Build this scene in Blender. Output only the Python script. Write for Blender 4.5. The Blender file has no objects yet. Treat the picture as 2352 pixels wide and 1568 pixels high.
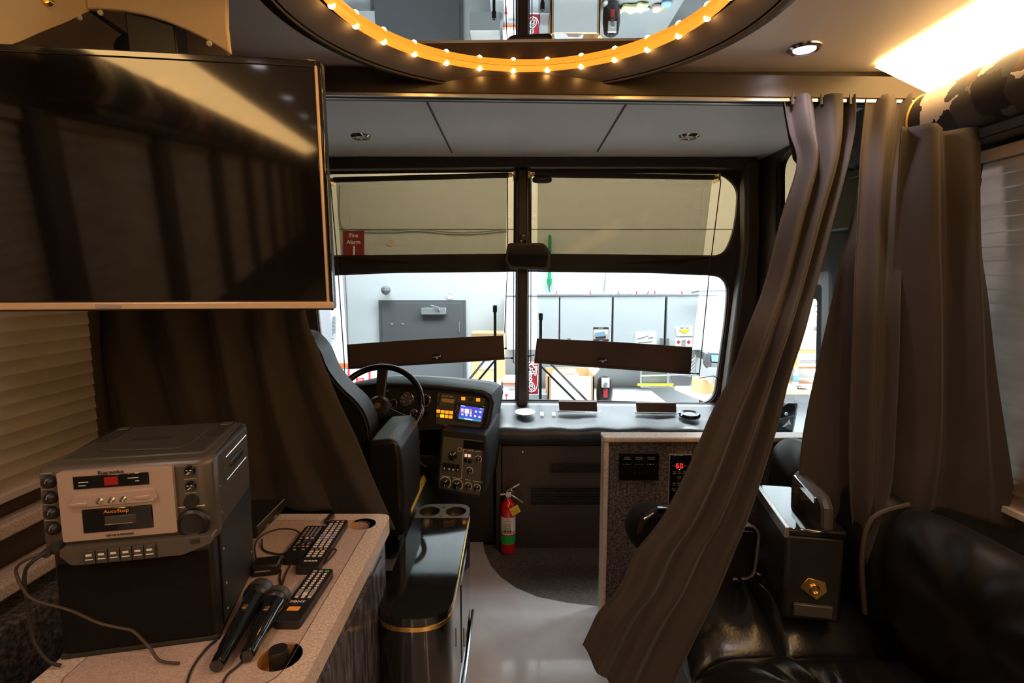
import bpy, math, random
from mathutils import Vector, Matrix
from mathutils.geometry import tessellate_polygon
random.seed(7)
SC = bpy.context.scene
COL = SC.collection
V = Vector
# ------------------------------------------------------------------ camera, world, light, exposure
F = 1240.0                      # focal length in pixels of the 2352 px wide frame
PITCH = math.radians(6.2)
CAM = V((0, 0, 1.39))
cam_data = bpy.data.cameras.new('camera')
cam_data.sensor_width = 36.0
cam_data.lens = F / 2352 * 36
cam_data.clip_start = 0.02
cam = bpy.data.objects.new('camera', cam_data)
cam.location = CAM
cam.rotation_euler = (math.pi / 2 - PITCH, 0, 0)
COL.objects.link(cam)
SC.camera = cam
SC.view_settings.view_transform = 'Standard'
SC.view_settings.look = 'None'
SC.view_settings.exposure = 0.0
SC.view_settings.gamma = 1.0
SC.view_settings.use_curve_mapping = False
world = bpy.data.worlds.new('world')
SC.world = world
world.use_nodes = True
world.node_tree.nodes['Background'].inputs[0].default_value = (0.75, 0.8, 0.9, 1)
world.node_tree.nodes['Background'].inputs[1].default_value = 0.03
for (lx, ly, lz, sx, sy, e) in ((0.3, 4.7, 3.4, 4.6, 1.0, 800), (4.0, 4.3, 3.4, 2.6, 1.0, 400)):   # garage tube lamps
    ld = bpy.data.lights.new('garage_lamp', 'AREA')
    ld.shape = 'RECTANGLE'; ld.size = sx; ld.size_y = sy; ld.energy = e; ld.color = (0.86, 0.95, 1.0)
    lo = bpy.data.objects.new('garage_lamp', ld); lo.location = (lx, ly, lz); COL.objects.link(lo)
STRIP_POWER = 11.0
SPOT_POWER = 8.5
ROPE_POWER = 60.0
# ------------------------------------------------------------------ helpers
FWD = V((0, math.cos(PITCH), -math.sin(PITCH)))
UP = V((0, math.sin(PITCH), math.cos(PITCH)))
def P(px, py, y=None, x=None, z=None, plane=None):
    """the point of the place seen at pixel px, py of the photograph at a given depth, side or height"""
    d = V(((px - 1176) / F, 0, 0)) + FWD + UP * ((784 - py) / F)
    if y is not None: t = (y - CAM.y) / d.y
    elif x is not None: t = (x - CAM.x) / d.x
    elif z is not None: t = (z - CAM.z) / d.z
    else:
        o, n = plane
        t = (o - CAM).dot(n) / d.dot(n)
    return CAM + d * t
MATS = {}
def mat(name, col, rough=0.5, metal=0.0, emit=None, estr=1.0, spec=0.5, noise=None, bump=None, coat=0.0, alt=None, sheen=0.0):
    m = bpy.data.materials.new(name); m.use_nodes = True
    nt = m.node_tree; b = nt.nodes['Principled BSDF']
    b.inputs['Base Color'].default_value = (*col, 1)
    b.inputs['Roughness'].default_value = rough
    b.inputs['Metallic'].default_value = metal
    b.inputs['Specular IOR Level'].default_value = spec
    b.inputs['Coat Weight'].default_value = coat
    b.inputs['Coat Roughness'].default_value = 0.05
    b.inputs['Sheen Weight'].default_value = sheen
    if emit:
        b.inputs['Emission Color'].default_value = (*emit, 1)
        b.inputs['Emission Strength'].default_value = estr
    if noise or bump:
        tc = nt.nodes.new('ShaderNodeTexCoord')
    if noise:                                    # (scale xyz, contrast low, contrast high)
        mp = nt.nodes.new('ShaderNodeMapping'); mp.inputs['Scale'].default_value = noise[0]
        tx = nt.nodes.new('ShaderNodeTexNoise'); tx.inputs['Scale'].default_value = 1.0; tx.inputs['Detail'].default_value = 4
        rp = nt.nodes.new('ShaderNodeValToRGB')
        rp.color_ramp.elements[0].position = noise[1]; rp.color_ramp.elements[1].position = noise[2]
        rp.color_ramp.elements[0].color = (*col, 1); rp.color_ramp.elements[1].color = (*(alt or col), 1)
        nt.links.new(tc.outputs['Object'], mp.inputs['Vector']); nt.links.new(mp.outputs[0], tx.inputs['Vector'])
        nt.links.new(tx.outputs['Fac'], rp.inputs['Fac']); nt.links.new(rp.outputs['Color'], b.inputs['Base Color'])
    if bump:                                     # (scale, strength)
        t2 = nt.nodes.new('ShaderNodeTexNoise'); t2.inputs['Scale'].default_value = bump[0]; t2.inputs['Detail'].default_value = 3
        bp = nt.nodes.new('ShaderNodeBump'); bp.inputs['Strength'].default_value = bump[1]; bp.inputs['Distance'].default_value = 0.003
        nt.links.new(tc.outputs['Object'], t2.inputs['Vector']); nt.links.new(t2.outputs['Fac'], bp.inputs['Height'])
        nt.links.new(bp.outputs['Normal'], b.inputs['Normal'])
    MATS[name] = m
    return m
def clear_mat(name, tint, gloss, diffuse=None, frac=0.0):
    """thin glass or open mesh cloth: light goes through tinted, a little is mirrored or scattered"""
    m = bpy.data.materials.new(name); m.use_nodes = True
    nt = m.node_tree; nt.nodes.clear()
    out = nt.nodes.new('ShaderNodeOutputMaterial')
    tr = nt.nodes.new('ShaderNodeBsdfTransparent'); tr.inputs[0].default_value = (*tint, 1)
    if diffuse:
        ot = nt.nodes.new('ShaderNodeBsdfDiffuse'); ot.inputs[0].default_value = (*diffuse, 1)
    else:
        ot = nt.nodes.new('ShaderNodeBsdfGlossy'); ot.inputs['Roughness'].default_value = 0.02
    mx = nt.nodes.new('ShaderNodeMixShader')
    if diffuse: mx.inputs[0].default_value = frac
    else:
        fr = nt.nodes.new('ShaderNodeFresnel'); fr.inputs[0].default_value = gloss
        ge = nt.nodes.new('ShaderNodeNewGeometry'); mu = nt.nodes.new('ShaderNodeMath'); mu.operation = 'MULTIPLY_ADD'; mu.inputs[1].default_value = -1; mu.inputs[2].default_value = 1
        m2 = nt.nodes.new('ShaderNodeMath'); m2.operation = 'MULTIPLY'
        nt.links.new(ge.outputs['Backfacing'], mu.inputs[0]); nt.links.new(mu.outputs[0], m2.inputs[0]); nt.links.new(fr.outputs[0], m2.inputs[1]); nt.links.new(m2.outputs[0], mx.inputs[0])   # only the entry face mirrors
    nt.links.new(tr.outputs[0], mx.inputs[1]); nt.links.new(ot.outputs[0], mx.inputs[2]); nt.links.new(mx.outputs[0], out.inputs[0])
    MATS[name] = m
    return m
FRAME = {}
def props(o, label=None, cat=None, group=None, kind=None):
    if label: o['label'] = label
    if cat: o['category'] = cat
    if group: o['group'] = group
    if kind: o['kind'] = kind
    return o
def thing(name, label, cat, loc=(0, 0, 0), rotz=0.0, group=None):
    o = bpy.data.objects.new(name, None); COL.objects.link(o)
    o.empty_display_size = 0.05
    o.location = loc; o.rotation_euler = (0, 0, rotz)
    FRAME[o.name] = Matrix.Translation(V(loc)) @ Matrix.Rotation(rotz, 4, 'Z')
    return props(o, label, cat, group)
def frame_of(o):
    return FRAME.get(o.name, Matrix.Identity(4))
class MB:
    """collects vertices and faces of one mesh"""
    def __init__(s): s.v = []; s.f = []
    def add(s, vs, fs):
        n = len(s.v); s.v += [V(p) for p in vs]; s.f += [[i + n for i in f] for f in fs]; return s
    def hexa(s, p):          # 4 bottom, 4 top, both counter-clockwise
        return s.add(p, [(3, 2, 1, 0), (4, 5, 6, 7), (0, 1, 5, 4), (1, 2, 6, 5), (2, 3, 7, 6), (3, 0, 4, 7)])
    def box(s, a, b, m=None):
        (x0, y0, z0), (x1, y1, z1) = a, b
        p = [V(q) for q in ((x0, y0, z0), (x1, y0, z0), (x1, y1, z0), (x0, y1, z0), (x0, y0, z1), (x1, y0, z1), (x1, y1, z1), (x0, y1, z1))]
        if m: p = [m @ q for q in p]
        return s.hexa(p)
    def tube(s, pts, r, n=8, closed=False):
        pts = [V(p) for p in pts]; k = len(pts)
        rs = r if isinstance(r, (list, tuple)) else [r] * k
        rings = []; prev = None
        for i, p in enumerate(pts):
            a = pts[(i - 1) % k] if (closed or i > 0) else p
            b = pts[(i + 1) % k] if (closed or i < k - 1) else p
            t = (b - a)
            t = t.normalized() if t.length > 1e-9 else V((0, 0, 1))
            if prev is None:
                u = t.cross(V((0, 0, 1)))
                if u.length < 1e-3: u = t.cross(V((1, 0, 0)))
            else: u = prev - t * prev.dot(t)
            u.normalize(); prev = u; w = t.cross(u)
            rings.append([p + (u * math.cos(2 * math.pi * j / n) + w * math.sin(2 * math.pi * j / n)) * rs[i] for j in range(n)])
        vs = [q for rg in rings for q in rg]; fs = []
        for i in range(k if closed else k - 1):
            a, b = i * n, ((i + 1) % k) * n
            fs += [(a + j, a + (j + 1) % n, b + (j + 1) % n, b + j) for j in range(n)]
        if not closed:
            fs.append(tuple(range(n))[::-1]); fs.append(tuple((k - 1) * n + j for j in range(n)))
        return s.add(vs, fs)
    def cyl(s, a, b, r, r2=None, n=24): return s.tube([a, b], [r, r if r2 is None else r2], n)
    def lathe(s, prof, o, axis=(0, 0, 1), n=28, cap=True):
        q = V((0, 0, 1)).rotation_difference(V(axis).normalized()); o = V(o)
        vs = [o + q @ V((r * math.cos(2 * math.pi * j / n), r * math.sin(2 * math.pi * j / n), z)) for (r, z) in prof for j in range(n)]
        fs = []
        for i in range(len(prof) - 1):
            a, b = i * n, (i + 1) * n
            fs += [(a + j, a + (j + 1) % n, b + (j + 1) % n, b + j) for j in range(n)]
        if cap and prof[0][0] > 1e-6: fs.append(tuple(range(n))[::-1])
        if cap and prof[-1][0] > 1e-6: fs.append(tuple((len(prof) - 1) * n + j for j in range(n)))
        return s.add(vs, fs)
    def prism(s, pts, vec):
        pts = [V(p) for p in pts]; vec = V(vec); n = len(pts)
        s.add(pts + [p + vec for p in pts], [(i, (i + 1) % n, n + (i + 1) % n, n + i) for i in range(n)])
        tri = [t for t in tessellate_polygon([pts])]
        k = len(s.v) - 2 * n
        s.f += [[k + i for i in t] for t in tri] + [[k + n + i for i in reversed(t)] for t in tri]
        return s
    def plate(s, loops, vec):
        """flat sheet with holes: first loop the outline, the rest the holes, thickened along vec"""
        loops = [[V(p) for p in l] for l in loops]; vec = V(vec)
        flat = [p for l in loops for p in l]; n = len(flat)
        tri = tessellate_polygon(loops); k = len(s.v)
        s.v += flat + [p + vec for p in flat]
        s.f += [[k + i for i in t] for t in tri] + [[k + n + i for i in reversed(t)] for t in tri]
        o = k
        for l in loops:
            m = len(l)
            s.f += [[o + i, o + (i + 1) % m, o + n + (i + 1) % m, o + n + i] for i in range(m)]
            o += m
        return s
    def sheet(s, rows):
        h, w = len(rows), len(rows[0])
        return s.add([p for r in rows for p in r], [(i * w + j, i * w + j + 1, (i + 1) * w + j + 1, (i + 1) * w + j) for i in range(h - 1) for j in range(w - 1)])
    def blob(s, c, r, e=(1.0, 1.0), n=(24, 14), m=None):
        """rounded solid between ellipsoid (exponents 1) and box (exponents near 0)"""
        c = V(c); pw = lambda x, k: math.copysign(abs(x) ** k, x)
        vs = []
        for i in range(n[1] + 1):
            ph = -math.pi / 2 + math.pi * i / n[1]
            for j in range(n[0]):
                th = 2 * math.pi * j / n[0]
                q = V((r[0] * pw(math.cos(ph), e[1]) * pw(math.cos(th), e[0]), r[1] * pw(math.cos(ph), e[1]) * pw(math.sin(th), e[0]), r[2] * pw(math.sin(ph), e[1])))
                vs.append(c + (m @ q if m else q))
        fs = [(i * n[0] + j, i * n[0] + (j + 1) % n[0], (i + 1) * n[0] + (j + 1) % n[0], (i + 1) * n[0] + j) for i in range(n[1]) for j in range(n[0])]
        return s.add(vs, fs)
def build(mb, name, m, parent=None, local=False, smooth=38, bevel=0.0, solid=0.0, seg=2, sub=0):
    me = bpy.data.meshes.new(name)
    vs = mb.v
    if parent is not None and not local:
        inv = world_frame(parent).inverted(); vs = [inv @ p for p in vs]
    me.from_pydata([tuple(p) for p in vs], [], mb.f)
    me.validate(); me.update()
    bmesh_fix(me)
    if smooth:
        me.polygons.foreach_set('use_smooth', [True] * len(me.polygons))
        me.set_sharp_from_angle(angle=math.radians(smooth))
    me.materials.append(m if not isinstance(m, str) else MATS[m])
    o = bpy.data.objects.new(name, me); COL.objects.link(o)
    if parent is not None: o.parent = parent
    if solid:
        md = o.modifiers.new('thickness', 'SOLIDIFY'); md.thickness = solid; md.offset = 0
    if sub:
        md = o.modifiers.new('smoothing', 'SUBSURF'); md.levels = sub; md.render_levels = sub
    if bevel:
        md = o.modifiers.new('bevel', 'BEVEL'); md.width = bevel; md.segments = seg; md.limit_method = 'ANGLE'; md.angle_limit = math.radians(40); md.harden_normals = False
    return o
def world_frame(o):
    m = Matrix.Identity(4)
    while o is not None:
        m = frame_of(o) @ m; o = o.parent
    return m
def bmesh_fix(me):
    import bmesh
    bm = bmesh.new(); bm.from_mesh(me)
    bmesh.ops.remove_doubles(bm, verts=bm.verts, dist=1e-6)
    bmesh.ops.recalc_face_normals(bm, faces=bm.faces)
    bm.to_mesh(me); bm.free()
def single(mb, name, m, label, cat, group=None, kind=None, **kw):
    """a thing (or piece of the setting) that is one mesh, its origin at its own base"""
    xs = [p.x for p in mb.v]; ys = [p.y for p in mb.v]; zs = [p.z for p in mb.v]
    c = V(((min(xs) + max(xs)) / 2, (min(ys) + max(ys)) / 2, min(zs)))
    mb.v = [p - c for p in mb.v]
    o = build(mb, name, m, **kw); o.location = c
    FRAME[o.name] = Matrix.Translation(c)
    return props(o, label, cat, group, kind)
def struct(mb, name, m, label, cat='structure', **kw):
    return single(mb, name, m, label, cat, kind='structure', **kw)
def text(body, size, o, right, up, m, parent, local=False, name='lettering', align='CENTER', depth=0.0006, bold=0.0, squash=1.0):
    cu = bpy.data.curves.new('letters', 'FONT'); cu.body = body; cu.size = size
    cu.align_x = align; cu.align_y = 'CENTER'; cu.extrude = depth; cu.offset = bold; cu.resolution_u = 3
    ob = bpy.data.objects.new('letters', cu)
    me = bpy.data.meshes.new_from_object(ob)
    r = V(right).normalized(); n = r.cross(V(up)).normalized(); u = n.cross(r)
    mb = MB()
    mb.add([V(o) + r * v.co.x * squash + u * v.co.y + n * (v.co.z + depth) for v in me.vertices], [tuple(p.vertices) for p in me.polygons])
    bpy.data.objects.remove(ob); bpy.data.curves.remove(cu); bpy.data.meshes.remove(me)
    return build(mb, name, m, parent, local, smooth=0)
def dup(o, parent=None, loc=None, rotz=None, label=None):
    """a copy of a thing or part with copies of all that hangs from it"""
    c = o.copy(); COL.objects.link(c)
    if parent is not None: c.parent = parent
    if loc is not None:
        c.location = loc
        if parent is None: FRAME[c.name] = Matrix.Translation(V(loc)) @ Matrix.Rotation(rotz or 0.0, 4, 'Z')
    if rotz is not None: c.rotation_euler = (0, 0, rotz)
    if label: c['label'] = label
    for ch in list(o.children): dup(ch, c)
    return c
def circle(c, r, u, v, n=28, a0=0.0, a1=None):
    c, u, v = V(c), V(u), V(v); a1 = 2 * math.pi if a1 is None else a1
    full = abs(a1 - a0 - 2 * math.pi) < 1e-6
    return [c + u * r * math.cos(a0 + (a1 - a0) * i / (n if full else n - 1)) + v * r * math.sin(a0 + (a1 - a0) * i / (n if full else n - 1)) for i in range(n)]
def rounded(pts, rad, n=5):
    """outline with its corners rounded; rad one number or one for each corner"""
    pts = [V(p) for p in pts]; out = []
    for i, p in enumerate(pts):
        r = rad[i] if isinstance(rad, (list, tuple)) else rad
        a = pts[i - 1] - p; b = pts[(i + 1) % len(pts)] - p
        if r <= 0: out.append(p); continue
        r = min(r, a.length * 0.49, b.length * 0.49)
        s, e = p + a.normalized() * r, p + b.normalized() * r
        for k in range(n + 1):
            t = k / n
            out.append(s * (1 - t) ** 2 + p * 2 * t * (1 - t) + e * t ** 2)
    return out
def spline(pts, n=8):
    pts = [V(p) for p in pts]; out = []
    for i in range(len(pts) - 1):
        p0, p1, p2, p3 = pts[max(i - 1, 0)], pts[i], pts[i + 1], pts[min(i + 2, len(pts) - 1)]
        for k in range(n):
            t = k / n
            out.append(0.5 * ((2 * p1) + (p2 - p0) * t + (2 * p0 - 5 * p1 + 4 * p2 - p3) * t * t + (3 * p1 - p0 - 3 * p2 + p3) * t ** 3))
    out.append(pts[-1]); return out
X, Y, Z = V((1, 0, 0)), V((0, 1, 0)), V((0, 0, 1))
# ------------------------------------------------------------------ materials
mat('grey_vinyl', (0.42, 0.39, 0.39), 0.12, noise=((9, 9, 9), 0.3, 0.75), alt=(0.49, 0.46, 0.46), coat=0.5)
mat('woven_mat', (0.028, 0.020, 0.016), 0.75, noise=((60, 420, 60), 0.35, 0.65), alt=(0.16, 0.12, 0.10), bump=(500, 0.5))
mat('dark_trim', (0.050, 0.034, 0.026), 0.45)
mat('beam_brown', (0.030, 0.017, 0.010), 0.4)
mat('dash_black', (0.011, 0.010, 0.010), 0.6, spec=0.25)
mat('black_plastic', (0.012, 0.011, 0.011), 0.38)
mat('gloss_black', (0.006, 0.006, 0.007), 0.06, coat=0.6)
mat('black_leather', (0.010, 0.0092, 0.0092), 0.38, spec=0.4, bump=(160, 0.18))
mat('back_leather', (0.006, 0.0055, 0.005), 0.5, spec=0.35, bump=(120, 0.15))
mat('bag_cloth', (0.006, 0.0055, 0.007), 0.85, spec=0.2)
mat('dash_leather', (0.040, 0.042, 0.045), 0.34, bump=(160, 0.15))
mat('sofa_leather', (0.008, 0.0075, 0.008), 0.24, bump=(120, 0.15))
mat('curtain_brown', (0.027, 0.0178, 0.0142), 0.78, bump=(260, 0.12), sheen=0.1)
mat('ceiling_white', (0.88, 0.83, 0.81), 0.45)
mat('seam', (0.10, 0.09, 0.085), 0.8)
mat('blind_cream', (0.90, 0.80, 0.70), 0.75, noise=((3, 3, 14), 0.42, 0.60), alt=(0.76, 0.65, 0.56))
mat('blind_head', (0.5, 0.42, 0.36), 0.55)
mat('dark_carpet', (0.020, 0.016, 0.016), 0.95, noise=((90, 90, 90), 0.4, 0.7), alt=(0.13, 0.105, 0.10), bump=(300, 0.8))
mat('speckled_carpet', (0.040, 0.032, 0.036), 0.95, noise=((110, 110, 110), 0.40, 0.68), alt=(0.175, 0.145, 0.155), bump=(350, 0.7))
mat('solid_surface', (0.40, 0.28, 0.23), 0.38, noise=((330, 330, 330), 0.38, 0.62), alt=(0.52, 0.40, 0.35))
mat('groove', (0.10, 0.065, 0.05), 0.7)
mat('pale_trim', (0.46, 0.35, 0.29), 0.35, noise=((200, 200, 200), 0.4, 0.6), alt=(0.66, 0.54, 0.46))
mat('marble_laminate', (0.045, 0.040, 0.052), 0.12, noise=((40, 60, 12), 0.4, 0.68), alt=(0.19, 0.17, 0.20), coat=0.4)
mat('cup_wood', (0.42, 0.19, 0.06), 0.35, noise=((12, 12, 120), 0.3, 0.7), alt=(0.55, 0.28, 0.10))
mat('chrome', (0.75, 0.73, 0.72), 0.12, 1.0)
mat('brushed_steel', (0.62, 0.60, 0.58), 0.28, 1.0)
mat('brass', (0.80, 0.52, 0.16), 0.22, 1.0)
mat('dark_brass', (0.35, 0.20, 0.07), 0.4, 0.8)
mat('gold_paint', (0.65, 0.42, 0.07), 0.45, 0.4)
mat('bronze_bezel', (0.85, 0.62, 0.42), 0.42, 0.7)
mat('screen_glass', (0.006, 0.005, 0.005), 0.055, spec=0.65)
mat('mirror', (0.86, 0.86, 0.86), 0.01, 1.0)
mat('tray_grey', (0.09, 0.105, 0.115), 0.35)
mat('ring_grey', (0.16, 0.135, 0.12), 0.6)
mat('panel_cream', (0.80, 0.62, 0.40), 0.5)
mat('taupe', (0.34, 0.28, 0.24), 0.6)
mat('silver_plastic', (0.46, 0.35, 0.305), 0.38, 0.25)
mat('grey_plastic', (0.095, 0.078, 0.066), 0.36, 0.2)
mat('grey_plastic_dark', (0.055, 0.050, 0.044), 0.4, 0.1)
mat('grille_cloth', (0.008, 0.0065, 0.006), 0.9, spec=0.15, bump=(700, 0.6))
mat('navy_metal', (0.016, 0.017, 0.021), 0.45)
mat('white_print', (0.72, 0.68, 0.64), 0.6)
mat('grey_print', (0.30, 0.27, 0.25), 0.6)
mat('orange_print', (0.70, 0.25, 0.03), 0.6)
mat('rubber', (0.018, 0.017, 0.016), 0.7)
mat('cord_brown', (0.055, 0.036, 0.026), 0.6)
mat('key_white', (0.66, 0.58, 0.54), 0.5)
mat('key_lilac', (0.36, 0.33, 0.56), 0.5)
mat('key_grey', (0.30, 0.26, 0.24), 0.5)
mat('key_red', (0.65, 0.04, 0.05), 0.5)
mat('key_green', (0.03, 0.33, 0.10), 0.5)
mat('key_orange', (0.85, 0.33, 0.05), 0.5)
mat('ext_red', (0.62, 0.010, 0.010), 0.18, coat=0.5)
mat('label_white', (0.75, 0.74, 0.72), 0.5)
mat('label_green', (0.03, 0.42, 0.07), 0.5)
mat('label_yellow', (0.85, 0.55, 0.02), 0.5)
mat('ink', (0.03, 0.03, 0.035), 0.6)
mat('ink_grey', (0.2, 0.2, 0.21), 0.6)
mat('garage_white', (0.60, 0.62, 0.63), 0.7)
mat('garage_floor', (0.66, 0.66, 0.66), 0.4)
mat('cabinet_white', (0.58, 0.61, 0.64), 0.4)
mat('panel_brown', (0.10, 0.058, 0.042), 0.7, bump=(260, 0.1))
mat('gap_grey', (0.20, 0.21, 0.22), 0.8)
mat('door_grey', (0.105, 0.11, 0.115), 0.5)
mat('cardboard', (0.56, 0.36, 0.18), 0.85)
mat('paper_white', (0.86, 0.87, 0.88), 0.7)
mat('sign_red', (0.26, 0.02, 0.018), 0.5)
mat('stripe_orange', (0.90, 0.15, 0.04), 0.5)
mat('soda_red', (0.45, 0.02, 0.035), 0.4)
mat('tool_green', (0.01, 0.33, 0.13), 0.5)
mat('hi_yellow', (0.75, 0.70, 0.03), 0.6)
mat('pale_yellow', (0.80, 0.76, 0.40), 0.7)
mat('tape_blue', (0.05, 0.22, 0.60), 0.5)
mat('photo_blue', (0.22, 0.38, 0.55), 0.6)
mat('photo_pink', (0.65, 0.45, 0.38), 0.6)
mat('bench_wood', (0.62, 0.50, 0.36), 0.6)
mat('bench_dark', (0.07, 0.075, 0.08), 0.5)
mat('steel_grey', (0.45, 0.47, 0.48), 0.4, 0.5)
mat('alu', (0.22, 0.22, 0.22), 0.4, 0.5)
mat('slate', (0.035, 0.038, 0.044), 0.6)
mat('led_warm', (1, 0.8, 0.5), 0.6, emit=(1.0, 0.60, 0.22), estr=STRIP_POWER)
mat('bulb_warm', (1, 0.7, 0.3), 0.4, emit=(1.0, 0.52, 0.14), estr=ROPE_POWER)
mat('rope_amber', (0.9, 0.4, 0.06), 0.2, emit=(1.0, 0.36, 0.03), estr=1.1)
mat('spot_lens', (1, 0.95, 0.95), 0.4, emit=(1.0, 0.90, 1.0), estr=14.0)
mat('amber_lit', (0.9, 0.35, 0.02), 0.4, emit=(1.0, 0.33, 0.02), estr=1.1)
mat('yellow_lit', (0.9, 0.7, 0.02), 0.4, emit=(1.0, 0.75, 0.0), estr=1.0)
mat('cream_lit', (0.9, 0.6, 0.4), 0.4, emit=(1.0, 0.66, 0.45), estr=0.6)
mat('red_led', (0.6, 0.0, 0.0), 0.4, emit=(1.0, 0.02, 0.03), estr=1.6)
mat('red_dim', (0.25, 0.01, 0.01), 0.3, emit=(1.0, 0.02, 0.01), estr=0.05)
mat('green_led', (0.1, 0.6, 0.1), 0.4, emit=(0.1, 1.0, 0.1), estr=0.8)
mat('screen_blue', (0.02, 0.04, 0.3), 0.2, emit=(0.05, 0.09, 0.75), estr=0.9)
mat('icon_white', (0.8, 0.8, 0.9), 0.3, emit=(0.75, 0.85, 1.0), estr=1.0)
mat('icon_pink', (0.8, 0.4, 0.5), 0.3, emit=(0.9, 0.35, 0.5), estr=0.7)
mat('icon_teal', (0.0, 0.4, 0.3), 0.3, emit=(0.0, 0.45, 0.32), estr=0.7)
mat('icon_yellow', (0.9, 0.8, 0.2), 0.3, emit=(1.0, 0.85, 0.2), estr=0.9)
mat('visor_blue', (0.012, 0.015, 0.022), 0.03, coat=0.5)
clear_mat('clear_glass', (0.97, 0.99, 0.99), 1.35)
clear_mat('bronze_glass', (0.42, 0.355, 0.258), 1.4)
clear_mat('mesh_cloth', (0.62, 0.63, 0.62), 1.0, diffuse=(0.11, 0.095, 0.08), frac=0.30)
def print_mat():
    """quilted valance cloth: torn stripes of black, white, slate blue and red"""
    m = mat('printed_cloth', (0.05, 0.05, 0.06), 0.65)
    nt = m.node_tree; b = nt.nodes['Principled BSDF']
    tc = nt.nodes.new('ShaderNodeTexCoord'); mp = nt.nodes.new('ShaderNodeMapping')
    mp.inputs['Scale'].default_value = (6, 12.0, 7); mp.inputs['Location'].default_value = (1.3, 2.4, 0.7)
    v = nt.nodes.new('ShaderNodeTexVoronoi'); v.inputs['Scale'].default_value = 1.0
    n = nt.nodes.new('ShaderNodeTexNoise'); n.inputs['Scale'].default_value = 14; n.inputs['Detail'].default_value = 6
    mx = nt.nodes.new('ShaderNodeMixRGB'); mx.inputs[0].default_value = 0.12
    sp = nt.nodes.new('ShaderNodeSeparateColor'); rp = nt.nodes.new('ShaderNodeValToRGB'); rp.color_ramp.interpolation = 'CONSTANT'
    el = rp.color_ramp.elements
    cs = [(0, (0.018, 0.014, 0.014)), (0.25, (0.10, 0.105, 0.15)), (0.40, (0.55, 0.47, 0.45)), (0.52, (0.06, 0.05, 0.05)), (0.62, (0.16, 0.16, 0.20)), (0.72, (0.60, 0.54, 0.52)), (0.80, (0.10, 0.06, 0.04)), (0.90, (0.45, 0.03, 0.02)), (0.94, (0.05, 0.05, 0.07))]
    el[0].position, el[0].color = 0, (*cs[0][1], 1); el[1].position, el[1].color = cs[1][0], (*cs[1][1], 1)
    for p, c in cs[2:]:
        e = el.new(p); e.color = (*c, 1)
    nt.links.new(tc.outputs['Object'], mp.inputs[0]); nt.links.new(mp.outputs[0], mx.inputs[1]); nt.links.new(n.outputs['Color'], mx.inputs[2])
    nt.links.new(tc.outputs['Object'], n.inputs['Vector'])
    ad = nt.nodes.new('ShaderNodeVectorMath'); ad.operation = 'MULTIPLY_ADD'
    ad.inputs[1].default_value = (0.9, 0.9, 0.9)
    nt.links.new(n.outputs['Color'], ad.inputs[0]); nt.links.new(mp.outputs[0], ad.inputs[2])
    nt.links.new(ad.outputs[0], v.inputs['Vector'])
    nt.links.new(v.outputs['Color'], sp.inputs[0]); nt.links.new(sp.outputs[0], rp.inputs[0]); nt.links.new(rp.outputs[0], b.inputs['Base Color'])
print_mat()
# ------------------------------------------------------------------ the setting: shell of the coach
XL, XR, YB, YW, ZC = -1.22, 1.36, -7.6, 3.05, 2.06
edge = [P(a, b, z=0) for a, b in ((1111, 1250), (1114, 1264), (1128, 1295), (1150, 1320), (1186, 1346), (1236, 1367), (1302, 1380), (1372, 1388))]
outline = [V((XL, YB, 0)), V((XR, YB, 0)), V((XR, edge[-1].y - 0.02, 0))] + list(reversed(edge)) + [V((edge[0].x, 2.9, 0)), V((XL, 2.9, 0))]
struct(MB().box((XL, 1.7, -0.10), (XR, YW, -0.062)), 'trim_31', 'black_plastic', 'dark sub floor under the entry mat')
struct(MB().prism(outline, (0, 0, -0.06)), 'floor', 'grey_vinyl', 'glossy grey vinyl floor with a curved front edge', bevel=0.012)
struct(MB().box((XL, YB, ZC), (XR, YW + .05, ZC + 0.04)), 'ceiling', 'ceiling_white', 'smooth pale ceiling of the coach')
struct(MB().box((XL - 0.05, YB, -0.1), (XL, YW + .05, ZC + .04)), 'wall_left', 'dark_trim', 'dark side wall on the driver side')
struct(MB().box((XL, YB - 0.05, -0.1), (XR, YB, ZC)), 'wall_back', 'dark_trim', 'dark rear wall of the coach')
sm = MB()
for a, b in (((975, 222), (1037, 348)), ((1447, 224), (1373, 346))):
    p, q = P(*a, z=ZC - 0.001), P(*b, z=ZC - 0.001)
    q = p + (q - p) * 1.02
    w = V((0.0035, 0, 0)); sm.hexa([p - w - Z * .003, p + w - Z * .003, q + w - Z * .003, q - w - Z * .003, p - w, p + w, q + w, q - w])
struct(sm, 'trim_1', 'seam', 'two thin seams across the front ceiling', smooth=0)

def fr(pts, y=YW): return [P(a, b, y=y) for a, b in pts]
URp = [(1216, 391), (1665, 396), (1700, 430), (1698, 480), (1688, 540), (1664, 589), (1216, 585)]
LRp = [(1212, 621), (1500, 624), (1676, 632), (1672, 720), (1643, 930), (1366, 923), (1212, 921)]
URr = [.01, .14, .05, .1, .17, .10, .01]
LRr = [.01, .1, .16, .3, .10, .1, .01]
def mir(pts): return [V((2 * XMID - p.x, p.y, p.z)) for p in pts]
XMID = P(1199.5, 600, y=YW).x
panes = {'upper_right': rounded(fr(URp), URr, 7), 'lower_right': rounded(fr(LRp), LRr, 7)}
panes['upper_left'] = mir(panes['upper_right']); panes['lower_left'] = mir(panes['lower_right'])
wf = [V((XL, YW, -0.1)), V((XR, YW, -0.1)), V((XR, YW, ZC)), V((XL, YW, ZC))]
struct(MB().plate([wf] + list(panes.values()), (0, 0.05, 0)), 'wall_front', 'dark_trim', 'dark brown windshield wall with four openings', bevel=0.008)
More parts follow.
